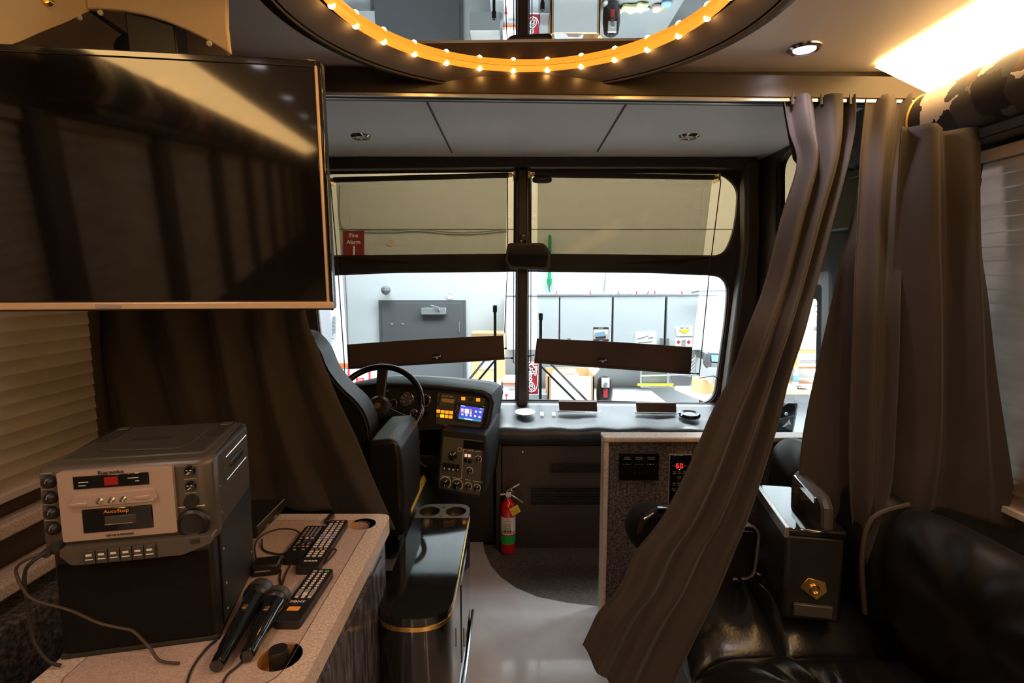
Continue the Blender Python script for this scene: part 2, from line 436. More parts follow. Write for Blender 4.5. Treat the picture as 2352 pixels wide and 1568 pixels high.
for i, (k, lp) in enumerate(panes.items()):
    w = struct(MB().prism([p + V((0, 0.03, 0)) for p in lp], (0, 0.006, 0)), 'window_%d' % (i + 1), 'bronze_glass' if 'upper' in k else 'clear_glass',
               {'upper_right': 'bronze tinted upper windshield pane on the right', 'lower_right': 'clear lower windshield pane on the right', 'upper_left': 'bronze tinted upper windshield pane behind the television corner', 'lower_left': 'clear lower windshield pane before the steering wheel'}[k], smooth=0)
    build(MB().tube([p + V((0, 0.012, 0)) for p in lp], 0.008, 6, closed=True), 'glazing_rubber', 'rubber', w)
# padded header above the windshield, arched lower ceiling edge
hd = [(700, 382), (757, 366), (900, 354), (1050, 346), (1200, 345), (1373, 346), (1520, 354), (1650, 364), (1668, 362), (1705, 330), (1740, 310), (1740, 388), (1600, 383), (1200, 383), (757, 388), (700, 392)]
struct(MB().prism(fr(hd, 2.98), (0, 0.07, 0)), 'trim_2', 'dark_trim', 'arched dark padded header over the windshield', bevel=0.008)
# padded mid rail and centre post standing proud of the glass
struct(MB().box((XMID - 0.030, 2.99, P(1200, 935, y=2.99).z), (XMID + 0.030, 3.052, P(1200, 386, y=2.99).z)), 'trim_3', 'dark_trim', 'dark centre post between the windshield halves', bevel=0.012)
# corner pillar on the right
pil = [(1712, 372), (1722, 372), (1742, 372), (1748, 620), (1735, 930), (1700, 1010), (1652, 1010), (1668, 900), (1700, 650), (1712, 560)]
struct(MB().prism(fr(pil, 2.96), (0, 0.09, 0)), 'trim_4', 'dark_trim', 'dark corner pillar right of the windshield', bevel=0.02)
# right side wall with quarter window and entry door opening
def fx(pts, x=XR): return [P(a, b, x=x) for a, b in pts]
qw = rounded(fx([(1781, 372), (1810, 338), (1868, 322), (1868, 575), (1781, 560)]), [.1, .1, .05, .05, .08])
dw = rounded(fx([(1735, 640), (1903, 622), (1903, 1160), (1722, 1130)]), .02)
wr = [V((XR, YB, -0.1)), V((XR, YW + .05, -0.1)), V((XR, YW + .05, ZC + .04)), V((XR, YB, ZC + .04))]
struct(MB().plate([wr, qw, dw], (0.05, 0, 0)), 'wall_right', 'dark_trim', 'dark side wall on the entry door side')
w = struct(MB().prism([p + V((0.03, 0, 0)) for p in qw], (0.006, 0, 0)), 'window_5', 'bronze_glass', 'tinted side quarter window beside the corner pillar', smooth=0)
build(MB().tube([p + V((0.002, 0, 0)) for p in qw], 0.010, 6, closed=True), 'glazing_rubber', 'rubber', w)
# entry door: aluminium frame, black gasket, clear pane
dz0, dz1 = dw[0].z, 0
dxo = XR + 0.012
do = [P(a, b, x=dxo) for a, b in ((1728, 628), (1910, 606), (1910, 1180), (1716, 1140))]
dg = rounded([P(a, b, x=dxo) for a, b in ((1752, 672), (1888, 652), (1880, 1120), (1742, 1080))], .03)
d = struct(MB().plate([do, dg], (0.03, 0, 0)), 'door_1', 'alu', 'entry door with pale metal frame seen between the curtains')
di = rounded([P(a, b, x=dxo + 0.006) for a, b in ((1762, 700), (1877, 684), (1868, 1090), (1752, 1060))], .03)
build(MB().plate([dg, di], (0.022, 0, 0)), 'gasket', 'rubber', d)
build(MB().prism([p + V((0.01, 0, 0)) for p in di], (0.005, 0, 0)), 'pane', 'clear_glass', d, smooth=0)
# padded post and dark locker between door and curtain
lk = [(1893, 536), (1960, 522), (1975, 1010), (1910, 1000), (1908, 640), (1900, 622)]
struct(MB().prism([P(a, b, x=1.31) for a, b in lk], (0.05, 0, 0)), 'trim_5', 'slate', 'slate grey padded door post behind the curtains', bevel=0.01)
struct(MB().prism([P(a, b, x=1.25) for a, b in ((1890, 350), (1990, 330), (2010, 520), (1900, 534))], (0.11, 0, 0)), 'trim_6', 'black_plastic', 'black overhead locker above the door post', bevel=0.01)
# ceiling beam that carries the curtain track
BY = 1.745
bt = [P(738, 156, y=BY), P(2098, 176, y=BY)]; bb = [P(738, 209, y=BY), P(2098, 227, y=BY)]
ex = lambda p, q, x: p + (q - p) * ((x - p.x) / (q.x - p.x))
t0, t1, b0, b1 = ex(*bt, XL), ex(*bt, 1.285), ex(*bb, XL), ex(*bb, 1.285)
bm_ = MB().hexa([b0, b1, b1 + Y * .09, b0 + Y * .09, t0, t1, t1 + Y * .09, t0 + Y * .09])
bm_.hexa([t0 + Y * .06, t1 + Y * .06, t1 + Y * .09, t0 + Y * .09, V((t0.x, t0.y + .06, ZC)), V((t1.x, t1.y + .06, ZC)), V((t1.x, t1.y + .09, ZC)), V((t0.x, t0.y + .09, ZC))])
beam = struct(bm_, 'trim_7', 'beam_brown', 'dark brown ceiling beam over the curtain track', bevel=0.004)
tk = thing('curtain_track', 'thin silver curtain track under the dark ceiling beam', 'curtain track', b0)
for k, (dy, c) in enumerate(((0.006, 'brushed_steel'), (0.02, 'rubber'), (0.034, 'brushed_steel'))):
    build(MB().hexa([b0 + Y * dy - Z * .010, b1 + Y * dy - Z * .010, b1 + Y * (dy + .01) - Z * .010, b0 + Y * (dy + .01) - Z * .010, b0 + Y * dy, b1 + Y * dy, b1 + Y * (dy + .01), b0 + Y * (dy + .01)]), 'rail' if k != 1 else 'rail_groove', c, tk)
# lower front wall below the dash
mat_o = [V((-0.15, 1.85, -0.015)), V((XR, 1.85, -0.015)), V((XR, 2.78, -0.015)), V((-0.15, 2.78, -0.015))]
single(MB().prism(mat_o, (0, 0, -0.03)), 'floor_mat', 'woven_mat', 'brown woven entry mat under the fire extinguisher', 'floor mat', smooth=0)
# ------------------------------------------------------------------ right hand windows along the sofa, seen at the edge and in the television
def blind(y0, y1, x, label, side=1, zb=0.90):
    t = thing('window_blind', label, 'blind', (x, (y0 + y1) / 2, 0.78), 0, 'pleated blinds along the coach windows')
    n = 24; rows = []
    for i in range(n):
        for f, o in ((0.0, .0040), (.94, .0005)):
            z = zb + (1.722 - zb) * (i + f) / n
            rows.append([V((x - o * side, y0, z)), V((x - o * side, y1, z))])
    build(MB().sheet(rows), 'pleated_cloth', 'blind_cream', t, solid=0.003, smooth=10)
    build(MB().box((x - 0.02, y0, 1.722), (x + 0.02, y1, 1.755)), 'head_rail', 'blind_head', t, bevel=0.003)
    build(MB().box((x - 0.018, y0, zb - .02), (x + 0.018, y1, zb)), 'bottom_rail', 'blind_head', t, bevel=0.003)
    return t
blind(0.42, 1.56, 1.325, 'cream pleated window blind right of the hanging curtain', 1, .80)
for i in range(7):
    y1 = 0.16 - 0.98 * i
    blind(y1 - 0.82, y1, -1.198, 'cream pleated blind on the left wall, %s in the row mirrored by the television' % ('first', 'second', 'third', 'fourth', 'fifth', 'sixth', 'last')[i], -1)
tb = blind(0.30, 1.52, -1.198, 'cream pleated window blind behind the karaoke machine', -1)
sl = MB()
q = [P(0, 1228, x=-1.15), P(125, 1170, x=-1.15)]
struct(MB().box((XL, -1.0, 0.80), (XL + 0.05, 1.60, 0.835)).box((XL, -1.0, 0.68), (XL + 0.08, 1.60, 0.715)), 'trim_8', 'pale_trim', 'pale double window sill under the left blind', bevel=0.006)
struct(MB().box((XR - .05, -1.0, 0.70), (XR, 1.30, 0.76)), 'trim_9', 'pale_trim', 'pale window sill under the right blind', bevel=0.006)
for i in range(7):
    y = 0.23 - 0.98 * i
    struct(MB().box((XL, y - 0.07, 0.7), (XL + .07, y + 0.07, 1.76)), 'trim_%d' % (10 + i), 'dark_trim', 'dark padded pillar between the left coach windows', bevel=0.02)
# ------------------------------------------------------------------ round ceiling mirror with padded ring and rope light
CX, CY = 0.035, 1.245
t = thing('ceiling_mirror', 'round ceiling mirror in a black padded ring', 'mirror', (CX, CY, ZC))
C0 = V((CX, CY, 0))
build(MB().lathe([(0.0, ZC - .012), (0.50, ZC - .012), (0.50, ZC), (0.0, ZC)], C0, n=72), 'mirror_glass', 'mirror', t, smooth=0)
build(MB().lathe([(0.555, ZC - .035), (0.565, ZC - .055), (0.59, ZC - .052), (0.605, ZC - .03), (0.61, ZC)], C0, n=96, cap=False), 'padded_ring', 'black_leather', t, smooth=60)
build(MB().lathe([(0.488, ZC - .02), (0.50, ZC - .03), (0.553, ZC - .052), (0.556, ZC - .03), (0.556, ZC)], C0, n=96, cap=False), 'inner_ring', 'ring_grey', t, smooth=60)
build(MB().tube(circle(C0 + Z * (ZC - .056), 0.560, X, Y, 96), 0.0035, 8, closed=True), 'piping', 'cord_brown', t)
RR = 0.462
rc = V((CX, 1.265, ZC - .0215))
t = thing('rope_light', 'glowing amber rope light around the ceiling mirror', 'rope light', rc)
build(MB().tube(circle(rc, RR, X, Y, 120), 0.009, 8, closed=True), 'clear_tube', 'rope_amber', t)
b0_ = build(MB().blob((0, 0, 0), (.009, .009, .009), n=(12, 8)), 'bulb', 'bulb_warm', t, local=True)
nb = 56//2
for i in range(nb):
    a = -math.pi / 2 + 2 * math.pi * (i + .3) / nb
    c = b0_ if i == 0 else b0_.copy()
    if i: COL.objects.link(c); c.parent = t
    c.location = (RR * math.cos(a), RR * math.sin(a), -0.004)
# ------------------------------------------------------------------ ceiling spots
def spot(x, y, label):
    t = thing('ceiling_spotlight', label, 'spotlight', (x, y, ZC), 0, 'white ceiling spotlights in a row')
    build(MB().lathe([(.030, -.001), (.030, -.006), (.038, -.009), (.046, -.004), (.047, 0)], (0, 0, 0), cap=False), 'trim_ring', 'chrome', t, local=True)
    build(MB().lathe([(0, -.008), (.022, -.0075), (.030, -.004), (.030, -.001)], (0, 0, 0)), 'lens', 'spot_lens', t, local=True)
    ld = bpy.data.lights.new('spot_lamp', 'SPOT'); ld.energy = SPOT_POWER; ld.color = (1.0, .86, .90); ld.spot_size = math.radians(135); ld.spot_blend = .7; ld.shadow_soft_size = .025
    lo = bpy.data.objects.new('spot_lamp', ld); lo.parent = t; lo.location = (0, 0, -.02); COL.objects.link(lo)
for i in range(6):
    spot(P(1848, 110, z=ZC).x, P(1848, 110, z=ZC).y - 0.95 * i, ['lit white ceiling spotlight beside the warm light strip'][0] if i == 0 else 'white ceiling spotlight, %s behind the front one, mirrored in the television' % ('first', 'second', 'third', 'fourth', 'fifth')[i - 1])
for i in range(6):
    spot(-0.70, 0.35 - 0.95 * i, 'white ceiling spotlight on the left side, %s from the karaoke machine' % ('first', 'second', 'third', 'fourth', 'fifth', 'sixth')[i])
for px, lb in ((830, 'unlit chrome ceiling light beside the television'), (1582, 'unlit chrome ceiling light toward the right front corner')):
    c = P(px, 312, z=ZC)
    t = thing('ceiling_downlight', lb, 'downlight', c, 0, 'unlit chrome downlights in the front ceiling')
    build(MB().lathe([(.026, -.002), (.03, -.010), (.04, -.012), (.048, -.004), (.049, 0)], c, cap=False), 'trim_ring', 'chrome', t)
    build(MB().lathe([(0, -.003), (.027, -.003), (.027, -.001)], c), 'lens', 'ceiling_white', t)
    build(MB().box(c + V((-.035, -.004, -.013)), c + V((.035, .004, -.009))), 'crossbar', 'chrome', t, bevel=.002)
# ------------------------------------------------------------------ warm light strip and printed valance along the right wall
def cove(y0, y1, side, label):
    a, b = V((1.115, 0, ZC - .012)), V((1.31, 0, 1.960))
    fx_ = lambda x: x if side > 0 else XL + XR - x
    t = thing('cove_light', label, 'light strip', (fx_(1.2), (y0 + y1) / 2, ZC - .05))
    build(MB().hexa([V((fx_(a.x), y0, a.z)), V((fx_(b.x), y0, b.z)), V((fx_(b.x), y1, b.z)), V((fx_(a.x), y1, a.z)),
                     V((fx_(a.x + .005), y0, a.z + .012)), V((fx_(b.x + .005), y0, b.z + .012)), V((fx_(b.x + .005), y1, b.z + .012)), V((fx_(a.x + .005), y1, a.z + .012))]), 'diffuser', 'led_warm', t, smooth=0)
    build(MB().hexa([V((fx_(a.x), y0, a.z + .012)), V((fx_(1.345), y0, 1.97)), V((fx_(1.345), y1, 1.97)), V((fx_(a.x), y1, a.z + .012)),
                     V((fx_(a.x), y0, ZC)), V((fx_(1.345), y0, ZC)), V((fx_(1.345), y1, ZC)), V((fx_(a.x), y1, ZC))]), 'housing', 'ceiling_white', t, smooth=0)
cove(-7.2, 1.74, 1, 'long glowing warm light strip over the right printed valance')
cove(-7.2, 0.10, -1, 'warm light strip on the left side mirrored in the television')
def valance(y0, y1, lab, side=1, zs=1.0):
    fx_ = lambda x: x if side > 0 else XL + XR - x
    t = thing('valance', lab, 'valance', (fx_(1.24), (y0 + y1) / 2, 1.80))
    prof = [(1.345, 1.93), (1.30, 1.945), (1.25, 1.955), (1.19, 1.957), (1.145, 1.935), (1.12, 1.895), (1.122, 1.855), (1.15, 1.82), (1.20, 1.80), (1.27, 1.795), (1.345, 1.795)]
    prof = [(1.345 - (1.345 - p.x) * .66, p.z) for p in spline([V((a, 0, b)) for a, b in prof], 3)]
    n = max(2, int((y1 - y0) / .05)); rows = []
    for i in range(n + 1):
        y = y0 + (y1 - y0) * i / n
        k = 1.0 + 0.018 * math.sin(y * 23) + .01 * math.sin(y * 51 + 1)
        e = .90 if y1 - y < .03 else 1.0
        rows.append([V((fx_(1.30 + (a - 1.30) * k * e), y, 1.885 + (b - 1.885) * k * e)) for a, b in prof])
    mb = MB().sheet(rows)
    w = len(prof)
    mb.f.append(list(range(w))); mb.f.append([n * w + j for j in range(w)][::-1])
    build(mb, 'padded_cloth', 'printed_cloth', t, smooth=60)
    build(MB().box((min(fx_(1.23), fx_(1.345)), y0, 1.765), (max(fx_(1.23), fx_(1.345)), y1 - .04, 1.795)), 'track', 'black_plastic', t, bevel=.004)
    build(MB().tube([V((fx_(1.30 + (a - 1.30) * .95), y1 - .004, 1.885 + (b - 1.885) * .95)) for a, b in prof], .005, 6), 'end_piping', 'dark_brass', t)
valance(-7.2, 1.71, 'padded valance in torn black, white and red print along the right wall')
valance(1.86, 2.06, 'short printed padded valance beyond the ceiling beam, seen between curtains')
valance(-7.2, 0.10, 'padded printed valance on the left wall mirrored in the television', -1)
# ------------------------------------------------------------------ windshield roller shades
def quad(mb, p4, vec): return mb.prism(p4, vec)
def shade(label, tube, cloth, panel, cords, badge, rod):
    ys = 2.962
    t = thing('roller_shade', label, 'window shade', P(*tube[0], y=ys))
    a, b = P(*tube[0], y=ys - .01), P(*tube[1], y=ys - .01)
    build(MB().cyl(a, b, 0.014, n=20), 'roller_tube', 'beam_brown', t)
    for q, w in ((a, a - b), (b, b - a)):
        w = w.normalized(); e = MB().cyl(q, q + w * .018, .011).cyl(q + w * .018, q + w * .034, .005).box(q + w * .03 + V((-.006, .0, -.016)), q + w * .03 + V((.006, .09, .02)))
        build(e, 'end_bracket', 'brass', t)
    # open mesh cloth as a slightly waved sheet
    rows = []
    (l0, r0), (l1, r1) = cloth
    n = 22
    for i in range(n + 1):
        f = i / n; rw = []
        L = V((*l0, 0)).lerp(V((*l1, 0)), f); R_ = V((*r0, 0)).lerp(V((*r1, 0)), f)
        for j in range(n + 1):
            q = L.lerp(R_, j / n)
            rw.append(P(q.x, q.y, y=ys + .004 * math.sin(3 * f + 5 * j / n)))
        rows.append(rw)
    build(MB().sheet(rows), 'mesh_screen', 'mesh_cloth', t)
    # heavy pull panel with sagging creases
    rows = []
    tl, tr, br, bl = [V((*q, 0)) for q in panel]
    for i in range(15):
        f = i / 14; rw = []
        for j in range(41):
            u = j / 40
            q = tl.lerp(bl, f).lerp(tr.lerp(br, f), u)
            cr = (.014 if badge[0] > 1200 else .006) * math.sin(30 * u + 4 * f) * max(0, u - .35)
            rw.append(P(q.x, q.y - 2 * math.sin(math.pi * u) * (1 - f), y=ys - .012 + cr))
        rows.append(rw)
    build(MB().sheet(rows), 'pull_panel', 'panel_brown', t, solid=.004)
    l, r = P(*panel[3], y=ys - .014), P(*panel[2], y=ys - .014)
    build(MB().cyl(l, r, .007, n=12), 'hem_bar', 'dark_trim', t)
    for s_ in rod:
        q, w = P(*s_[0], y=ys - .012), P(*s_[1], y=ys - .012)
        build(MB().cyl(q, w, .003, n=8).blob(w, (.008, .006, .006), n=(10, 6)), 'end_pin', 'rubber', t)
    c = P(*badge, y=ys - .022)
    bd = build(MB().box(c + V((-.026, -.001, -.014)), c + V((.026, .003, .014))), 'latch_plate', 'black_plastic', t, bevel=.002)
    build(MB().cyl(c + V((-.022, -.004, -.002)), c + V((.022, -.004, .002)), .0024, n=8).cyl(c + V((0, -.001, -.004)), c + V((0, -.012, -.004)), .006, n=12).box(c + V((.016, -.005, .0)), c + V((.020, -.002, .012))), 'latch', 'white_print', t)
    for cd in cords:
        pts = [P(*q, y=ys - .02) for q in cd]
        build(MB().tube(pts, .0028, 6), 'guide_cord', 'rubber', t)
shade('left roller shade with brown pull panel above the steering wheel', [(767, 413), (1168, 402)], [((771, 414), (1166, 404)), ((797, 792), (1157, 771))],
      [(797, 791), (1156, 770), (1159, 823), (800, 845)],
      [[(759, 420), (775, 600), (791, 835), (792, 862), (755, 863)], [(1181, 402), (1179, 833), (1186, 835)], [(1166, 404), (1166, 600), (1159, 765)]], (1004, 819), [((1159, 822), (1176, 822)), ((1157, 800), (1162, 800))])
shade('right roller shade with brown creased pull panel over the workbench view', [(1228, 401), (1640, 407)], [((1235, 404), (1636, 410)), ((1233, 779), (1591, 798))],
      [(1233, 777), (1590, 797), (1586, 857), (1227, 831)],
      [[(1656, 413), (1630, 620), (1606, 862), (1606, 868), (1640, 863), (1652, 872)], [(1220, 402), (1219, 833), (1213, 836)]], (1384, 828), [((1586, 857), (1602, 858)), ((1228, 815), (1214, 817))])
# visor clip hanging from the right tube
c = P(1245, 413, y=2.93)
single(MB().blob(c, (.052, .02, .017), (.7, .6)), 'sensor_pod', 'beam_brown', 'small dark oval pod hanging under the right shade tube', 'sensor pod')
# rear view mirror on the centre post
t = thing('rearview_mirror', 'black rounded rear-view mirror on the windshield centre post', 'mirror', P(1213, 588, y=2.90))
mo = rounded([P(a, b, y=2.875) for a, b in ((1165, 558), (1250, 558), (1266, 580), (1263, 621), (1172, 617), (1160, 600))], .022, 6)
build(MB().prism(mo, (0, .035, 0)), 'housing', 'black_plastic', t, bevel=.006)
mi = rounded([P(a, b, y=2.873) for a, b in ((1170, 565), (1247, 564), (1259, 582), (1256, 614), (1175, 610), (1166, 598))], .018, 6)
build(MB().prism(mi, (0, -.003, 0)), 'mirror_glass', 'visor_blue', t, smooth=0)
q = P(1207, 552, y=2.94)
build(MB().cyl(P(1210, 590, y=2.90), P(1204, 545, y=2.985), .010).box(q + V((-.026, .02, -.02)), q + V((.026, .05, .04))), 'mount', 'black_plastic', t, bevel=.003)
for a, b in ((1203, 541), (1197, 553)):
    p = P(a, b, y=2.958); build(MB().cyl(p, p - Y * .004, .004, n=10), 'screw', 'chrome', t)
# ------------------------------------------------------------------ padded dash across the entry side
prof = [P(1300, b, y=y) for b, y in ((921, 3.045), (929, 3.02), (940, 2.95), (962, 2.82), (976, 2.75), (986, 2.715), (1000, 2.70), (1012, 2.71), (1022, 2.74))]
prof = spline(prof, 4) + [V((0, 3.045, prof[-1].z))]
xl = P(1141, 970, y=2.75).x
n = 30; rows = []
for i in range(n + 1):
    x = xl + (XR - .005 - xl) * i / n
    rows.append([V((x, p.y, p.z - .012 * max(0, i / n - .1) + .004 * math.sin(i * 1.3) * (1 if 2.6 < p.y < 2.85 else 0))) for p in prof])
mb = MB().sheet(rows); w = len(prof)
mb.f.append(list(range(w))); mb.f.append([n * w + j for j in range(w)][::-1])
mb.f += [(i * w, (i + 1) * w, (i + 1) * w + w - 1, i * w + w - 1) for i in range(n)]
dash = single(mb, 'dashboard', 'dash_leather', 'padded black dashboard ledge under the right windshield', 'dashboard', smooth=60)
# things on the ledge
zt = lambda a, b: P(a, b, z=P(1300, b, y=2.9).z)
ty = 2.86
c = P(1206, 946, y=ty); top = c + V((0, 0, .004))
t = thing('disc', 'round paper disc lying on the dashboard under the centre post', 'disc', c)
build(MB().lathe([(0, .0), (.054, 0), (.054, .0025), (.0, .0025)], c, (0, -.10, 1), n=36), 'disc_sheet', 'paper_white', t, smooth=0)
q = V((0, 0, 1)).rotation_difference(V((0, -.10, 1)).normalized())
build(MB().prism([c + q @ V((.05 * math.cos(a), .05 * math.sin(a), .0028)) for a in [math.pi * (.55 + .5 * i / 10) for i in range(11)]] + [c + q @ V((0, 0, .0028))], (0, 0, .0006)), 'printed_picture', 'bench_wood', t, smooth=0)
for px, lab in ((1245, 'small white sticker on the dashboard nearest the paper disc'), (1272, 'small white sticker on the dashboard farther from the paper disc')):
    p4 = [P(px + d, b, y=2.84 + e) - V((0, 0, -.004)) for d, b, e in ((-4, 956, 0), (4, 956, 0), (3, 948, .03), (-4, 948, .03))]
    single(MB().prism(p4, (0, 0, .0015)), 'sticker', 'label_white', lab, 'sticker', 'white stickers on the dashboard', smooth=0)
for (x0, x1, dd, lab) in ((1283, 1372, 0, 'brown folded vent flap on the ledge beside the disc'), (1461, 1554, 3, 'brown folded vent flap on the ledge beside the round speaker')):
    t = thing('vent_flap', lab, 'vent flap', P((x0 + x1) / 2, 944 + dd, y=2.9), 0, 'brown flaps on the dashboard')
    f4 = [P(x0 + 2, 943 + dd, y=2.90), P(x1, 945 + dd, y=2.90), P(x1 - 1, 923 + dd, y=2.89), P(x0, 922 + dd, y=2.89)]
    build(MB().prism(f4, (0, .012, .004)), 'flap', 'panel_brown', t, bevel=.002)
    build(MB().tube([P(x0 - 6, 940 + dd, y=2.885), P(x0 - 2, 945 + dd, y=2.86), P(x1 + 2, 947 + dd, y=2.86), P(x1 + 7, 943 + dd, y=2.885)], .003, 6), 'wire_frame', 'chrome', t)
c = P(1584, 953, y=2.84) + V((0, 0, .0))
t = thing('dash_speaker', 'round black speaker grille on the right end of the dashboard', 'speaker', c)
build(MB().lathe([(.036, .0), (.036, .010), (.048, .012), (.056, .006), (.056, -.004)], c, (0, -.12, 1), cap=False), 'rim', 'gloss_black', t)
build(MB().lathe([(0, .008), (.037, .006), (.037, -.004)], c, (0, -.12, 1)), 'grille', 'ink_grey', t)
# front panel under the ledge
t = thing('front_panel', 'dark brown lower front panel with two louvred grilles', 'panel', (0.6, 2.75, 0))
zt_ = P(1300, 1024, y=2.745).z
build(MB().box((P(1153, 1100, y=2.745).x, 2.745, -.015), (XR, 2.775, zt_)), 'panel_board', 'dark_trim', t, bevel=.003)
build(MB().box((P(1139, 1100, y=2.74).x, 2.735, -.015), (P(1151, 1100, y=2.74).x, 2.775, zt_ + .01)), 'edge_strip', 'dark_trim', t, bevel=.004)
for (x0, y0, x1, y1) in ((1261, 1061, 1400, 1088), (1216, 1116, 1420, 1161)):
    a, b = P(x0, y1, y=2.742), P(x1, y0, y=2.742)
    g = build(MB().plate([[V((a.x, 2.745, a.z)), V((b.x, 2.745, a.z)), V((b.x, 2.745, b.z)), V((a.x, 2.745, b.z))], [V((a.x + .006, 2.745, a.z + .006)), V((b.x - .006, 2.745, a.z + .006)), V((b.x - .006, 2.745, b.z - .006)), V((a.x + .006, 2.745, b.z - .006))]], (0, -.006, 0)), 'grille_frame', 'dark_trim', t)
    ns = int((b.z - a.z) / .008); mb = MB()
    for i in range(1, ns):
        z = a.z + (b.z - a.z) * i / ns
        mb.box((a.x + .004, 2.738, z - .0016), (b.x - .004, 2.745, z + .0016))
    build(mb, 'louvres', 'black_plastic', g, smooth=0)
for a, b, r in ((1200, 1038, .0075), (1181, 1056, .004), (1165, 1056, .002)):
    p = P(a, b, y=2.744); build(MB().blob(p, (r, .004, r), n=(12, 8)), 'stud', 'brushed_steel', t)
# ------------------------------------------------------------------ fire extinguisher
bx = P(1167, 1268, z=-.015)
t = thing('fire_extinguisher', 'small red fire extinguisher on the woven mat before the front panel', 'fire extinguisher', bx)
R = .0385
build(MB().lathe([(.030, 0), (.036, .006), (R, .02), (R, .235), (.036, .262), (.024, .282), (.016, .290), (.016, .30)], bx, n=32), 'cylinder', 'ext_red', t, smooth=50)
lb = build(MB().lathe([(R + .0006, .125), (R + .0006, .205)], bx, n=32, cap=False), 'paper_label', 'label_white', t)
build(MB().lathe([(R + .0008, .06), (R + .0008, .108)], bx, n=32, cap=False), 'green_band', 'label_green', t)
build(MB().lathe([(R + .0007, .113), (R + .0007, .120)], bx, n=32, cap=False), 'rating_strip', 'label_white', t)
pl = bx + V((0, -R - .0012, 0))
for z, w, s in ((.196, .040, 'FIRE'), (.186, .034, 'EXTINGUISHER'), (.172, .03, 'PULL PIN'), (.160, .028, 'AIM LOW'), (.148, .03, 'SQUEEZE')):
    text(s, .009 if len(s) < 9 else .006, pl + V((-.002, 0, z)), X, Z, 'ink', t, squash=.9)
for i in range(3):
    build(MB().box(pl + V((-.018 + .013 * i, -.0005, .128)), pl + V((-.009 + .013 * i, .0012, .139))), 'symbol', 'ink', t, smooth=0)
build(MB().cyl(bx + Z * .285, bx + Z * .315, .013).box(bx + V((-.013, -.011, .305)), bx + V((.018, .011, .33))).cyl(bx + V((-.01, 0, .318)), bx + V((-.042, 0, .315)), .0075), 'valve', 'brushed_steel', t, bevel=.002)
build(MB().hexa([bx + V(p) for p in ((-.012, -.009, .328), (.062, -.009, .366), (.062, .009, .366), (-.012, .009, .328), (-.016, -.011, .338), (.060, -.011, .380), (.060, .011, .380), (-.016, .011, .338))]), 'top_lever', 'brushed_steel', t, bevel=.004)
build(MB().hexa([bx + V(p) for p in ((.012, -.009, .312), (.078, -.009, .268), (.078, .009, .268), (.012, .009, .312), (.012, -.010, .322), (.080, -.010, .280), (.080, .010, .280), (.012, .010, .322))]), 'carry_handle', 'brushed_steel', t, bevel=.003)
build(MB().tube(circle(bx + V((.012, -.004, .325)), .016, X, Z, 20), .0018, 6, closed=True), 'pin_ring', 'chrome', t)
build(MB().tube([bx + V(p) for p in ((.01, -.012, .35), (.02, -.014, .33), (.028, -.02, .30))], .001, 5), 'seal_tie', 'key_green', t)
pa = P(1183, 1172, y=bx.y - .045)
q = Matrix.Rotation(math.radians(-32), 3, 'Y')
build(MB().prism([pa + q @ V((a, 0, b)) for a, b in ((-.027, -.02), (.022, -.02), (.027, .02), (-.022, .022))], (0, .001, 0)), 'inspection_tag', 'label_yellow', t, smooth=0)
for k in (-1, 0, 1): build(MB().prism([pa + V((0, -.0006, 0)) + q @ V((a, 0, b)) for a, b in ((-.018, -.002 + k * .009), (.018, -.002 + k * .009), (.018, .0 + k * .009), (-.018, .0 + k * .009))], (0, -.0004, 0)), 'tag_print', 'ink_grey', t, smooth=0)
# ------------------------------------------------------------------ driver's instrument panel
PD = P(960, 940, y=2.46); ND = V((0.10, -1, .22)).normalized()
def D(a, b, off=0.0): return P(a, b, plane=(PD, ND)) + ND * off
dd = thing('driver_dashboard', 'dark curved driver instrument panel behind the steering wheel', 'dashboard', (-.5, 2.55, .3))
sil = [(700, 905), (770, 890), (800, 882), (870, 879), (930, 880), (1010, 885), (1080, 892), (1112, 897), (1128, 906), (1135, 925), (1128, 965), (1114, 1004), (1000, 987), (900, 996), (700, 1000)]
back = V((.035, .50, -.05))
build(MB().prism([D(*q) for q in sil], back), 'binnacle', 'dash_black', dd, bevel=.012, seg=3)
lip = [(775, 893), (870, 884), (930, 885), (1010, 890), (1080, 898), (1110, 904), (1122, 914)]
build(MB().tube([D(a, b, .004) for a, b in lip], .011, 8), 'hood_lip', 'dash_black', dd)
build(MB().tube([D(a, b, .004) for a, b in ((1124, 914), (1126, 928), (1120, 962), (1108, 1000))], .006, 8), 'right_edge_moulding', 'rubber', dd)
build(MB().prism([D(a, b) for a, b in ((1003, 900), (1116, 914), (1104, 985), (1000, 974))], ND * .004), 'switch_panel', 'black_plastic', dd, bevel=.002)
build(MB().tube([D(a, b, .008) for a, b in ((1018, 976), (1060, 982), (1108, 990))], .005, 6), 'lower_edge', 'grey_plastic_dark', dd)
uD = (D(1010, 940) - D(1000, 939)).normalized(); vD = ND.cross(uD).normalized()
if vD.z < 0: vD = -vD
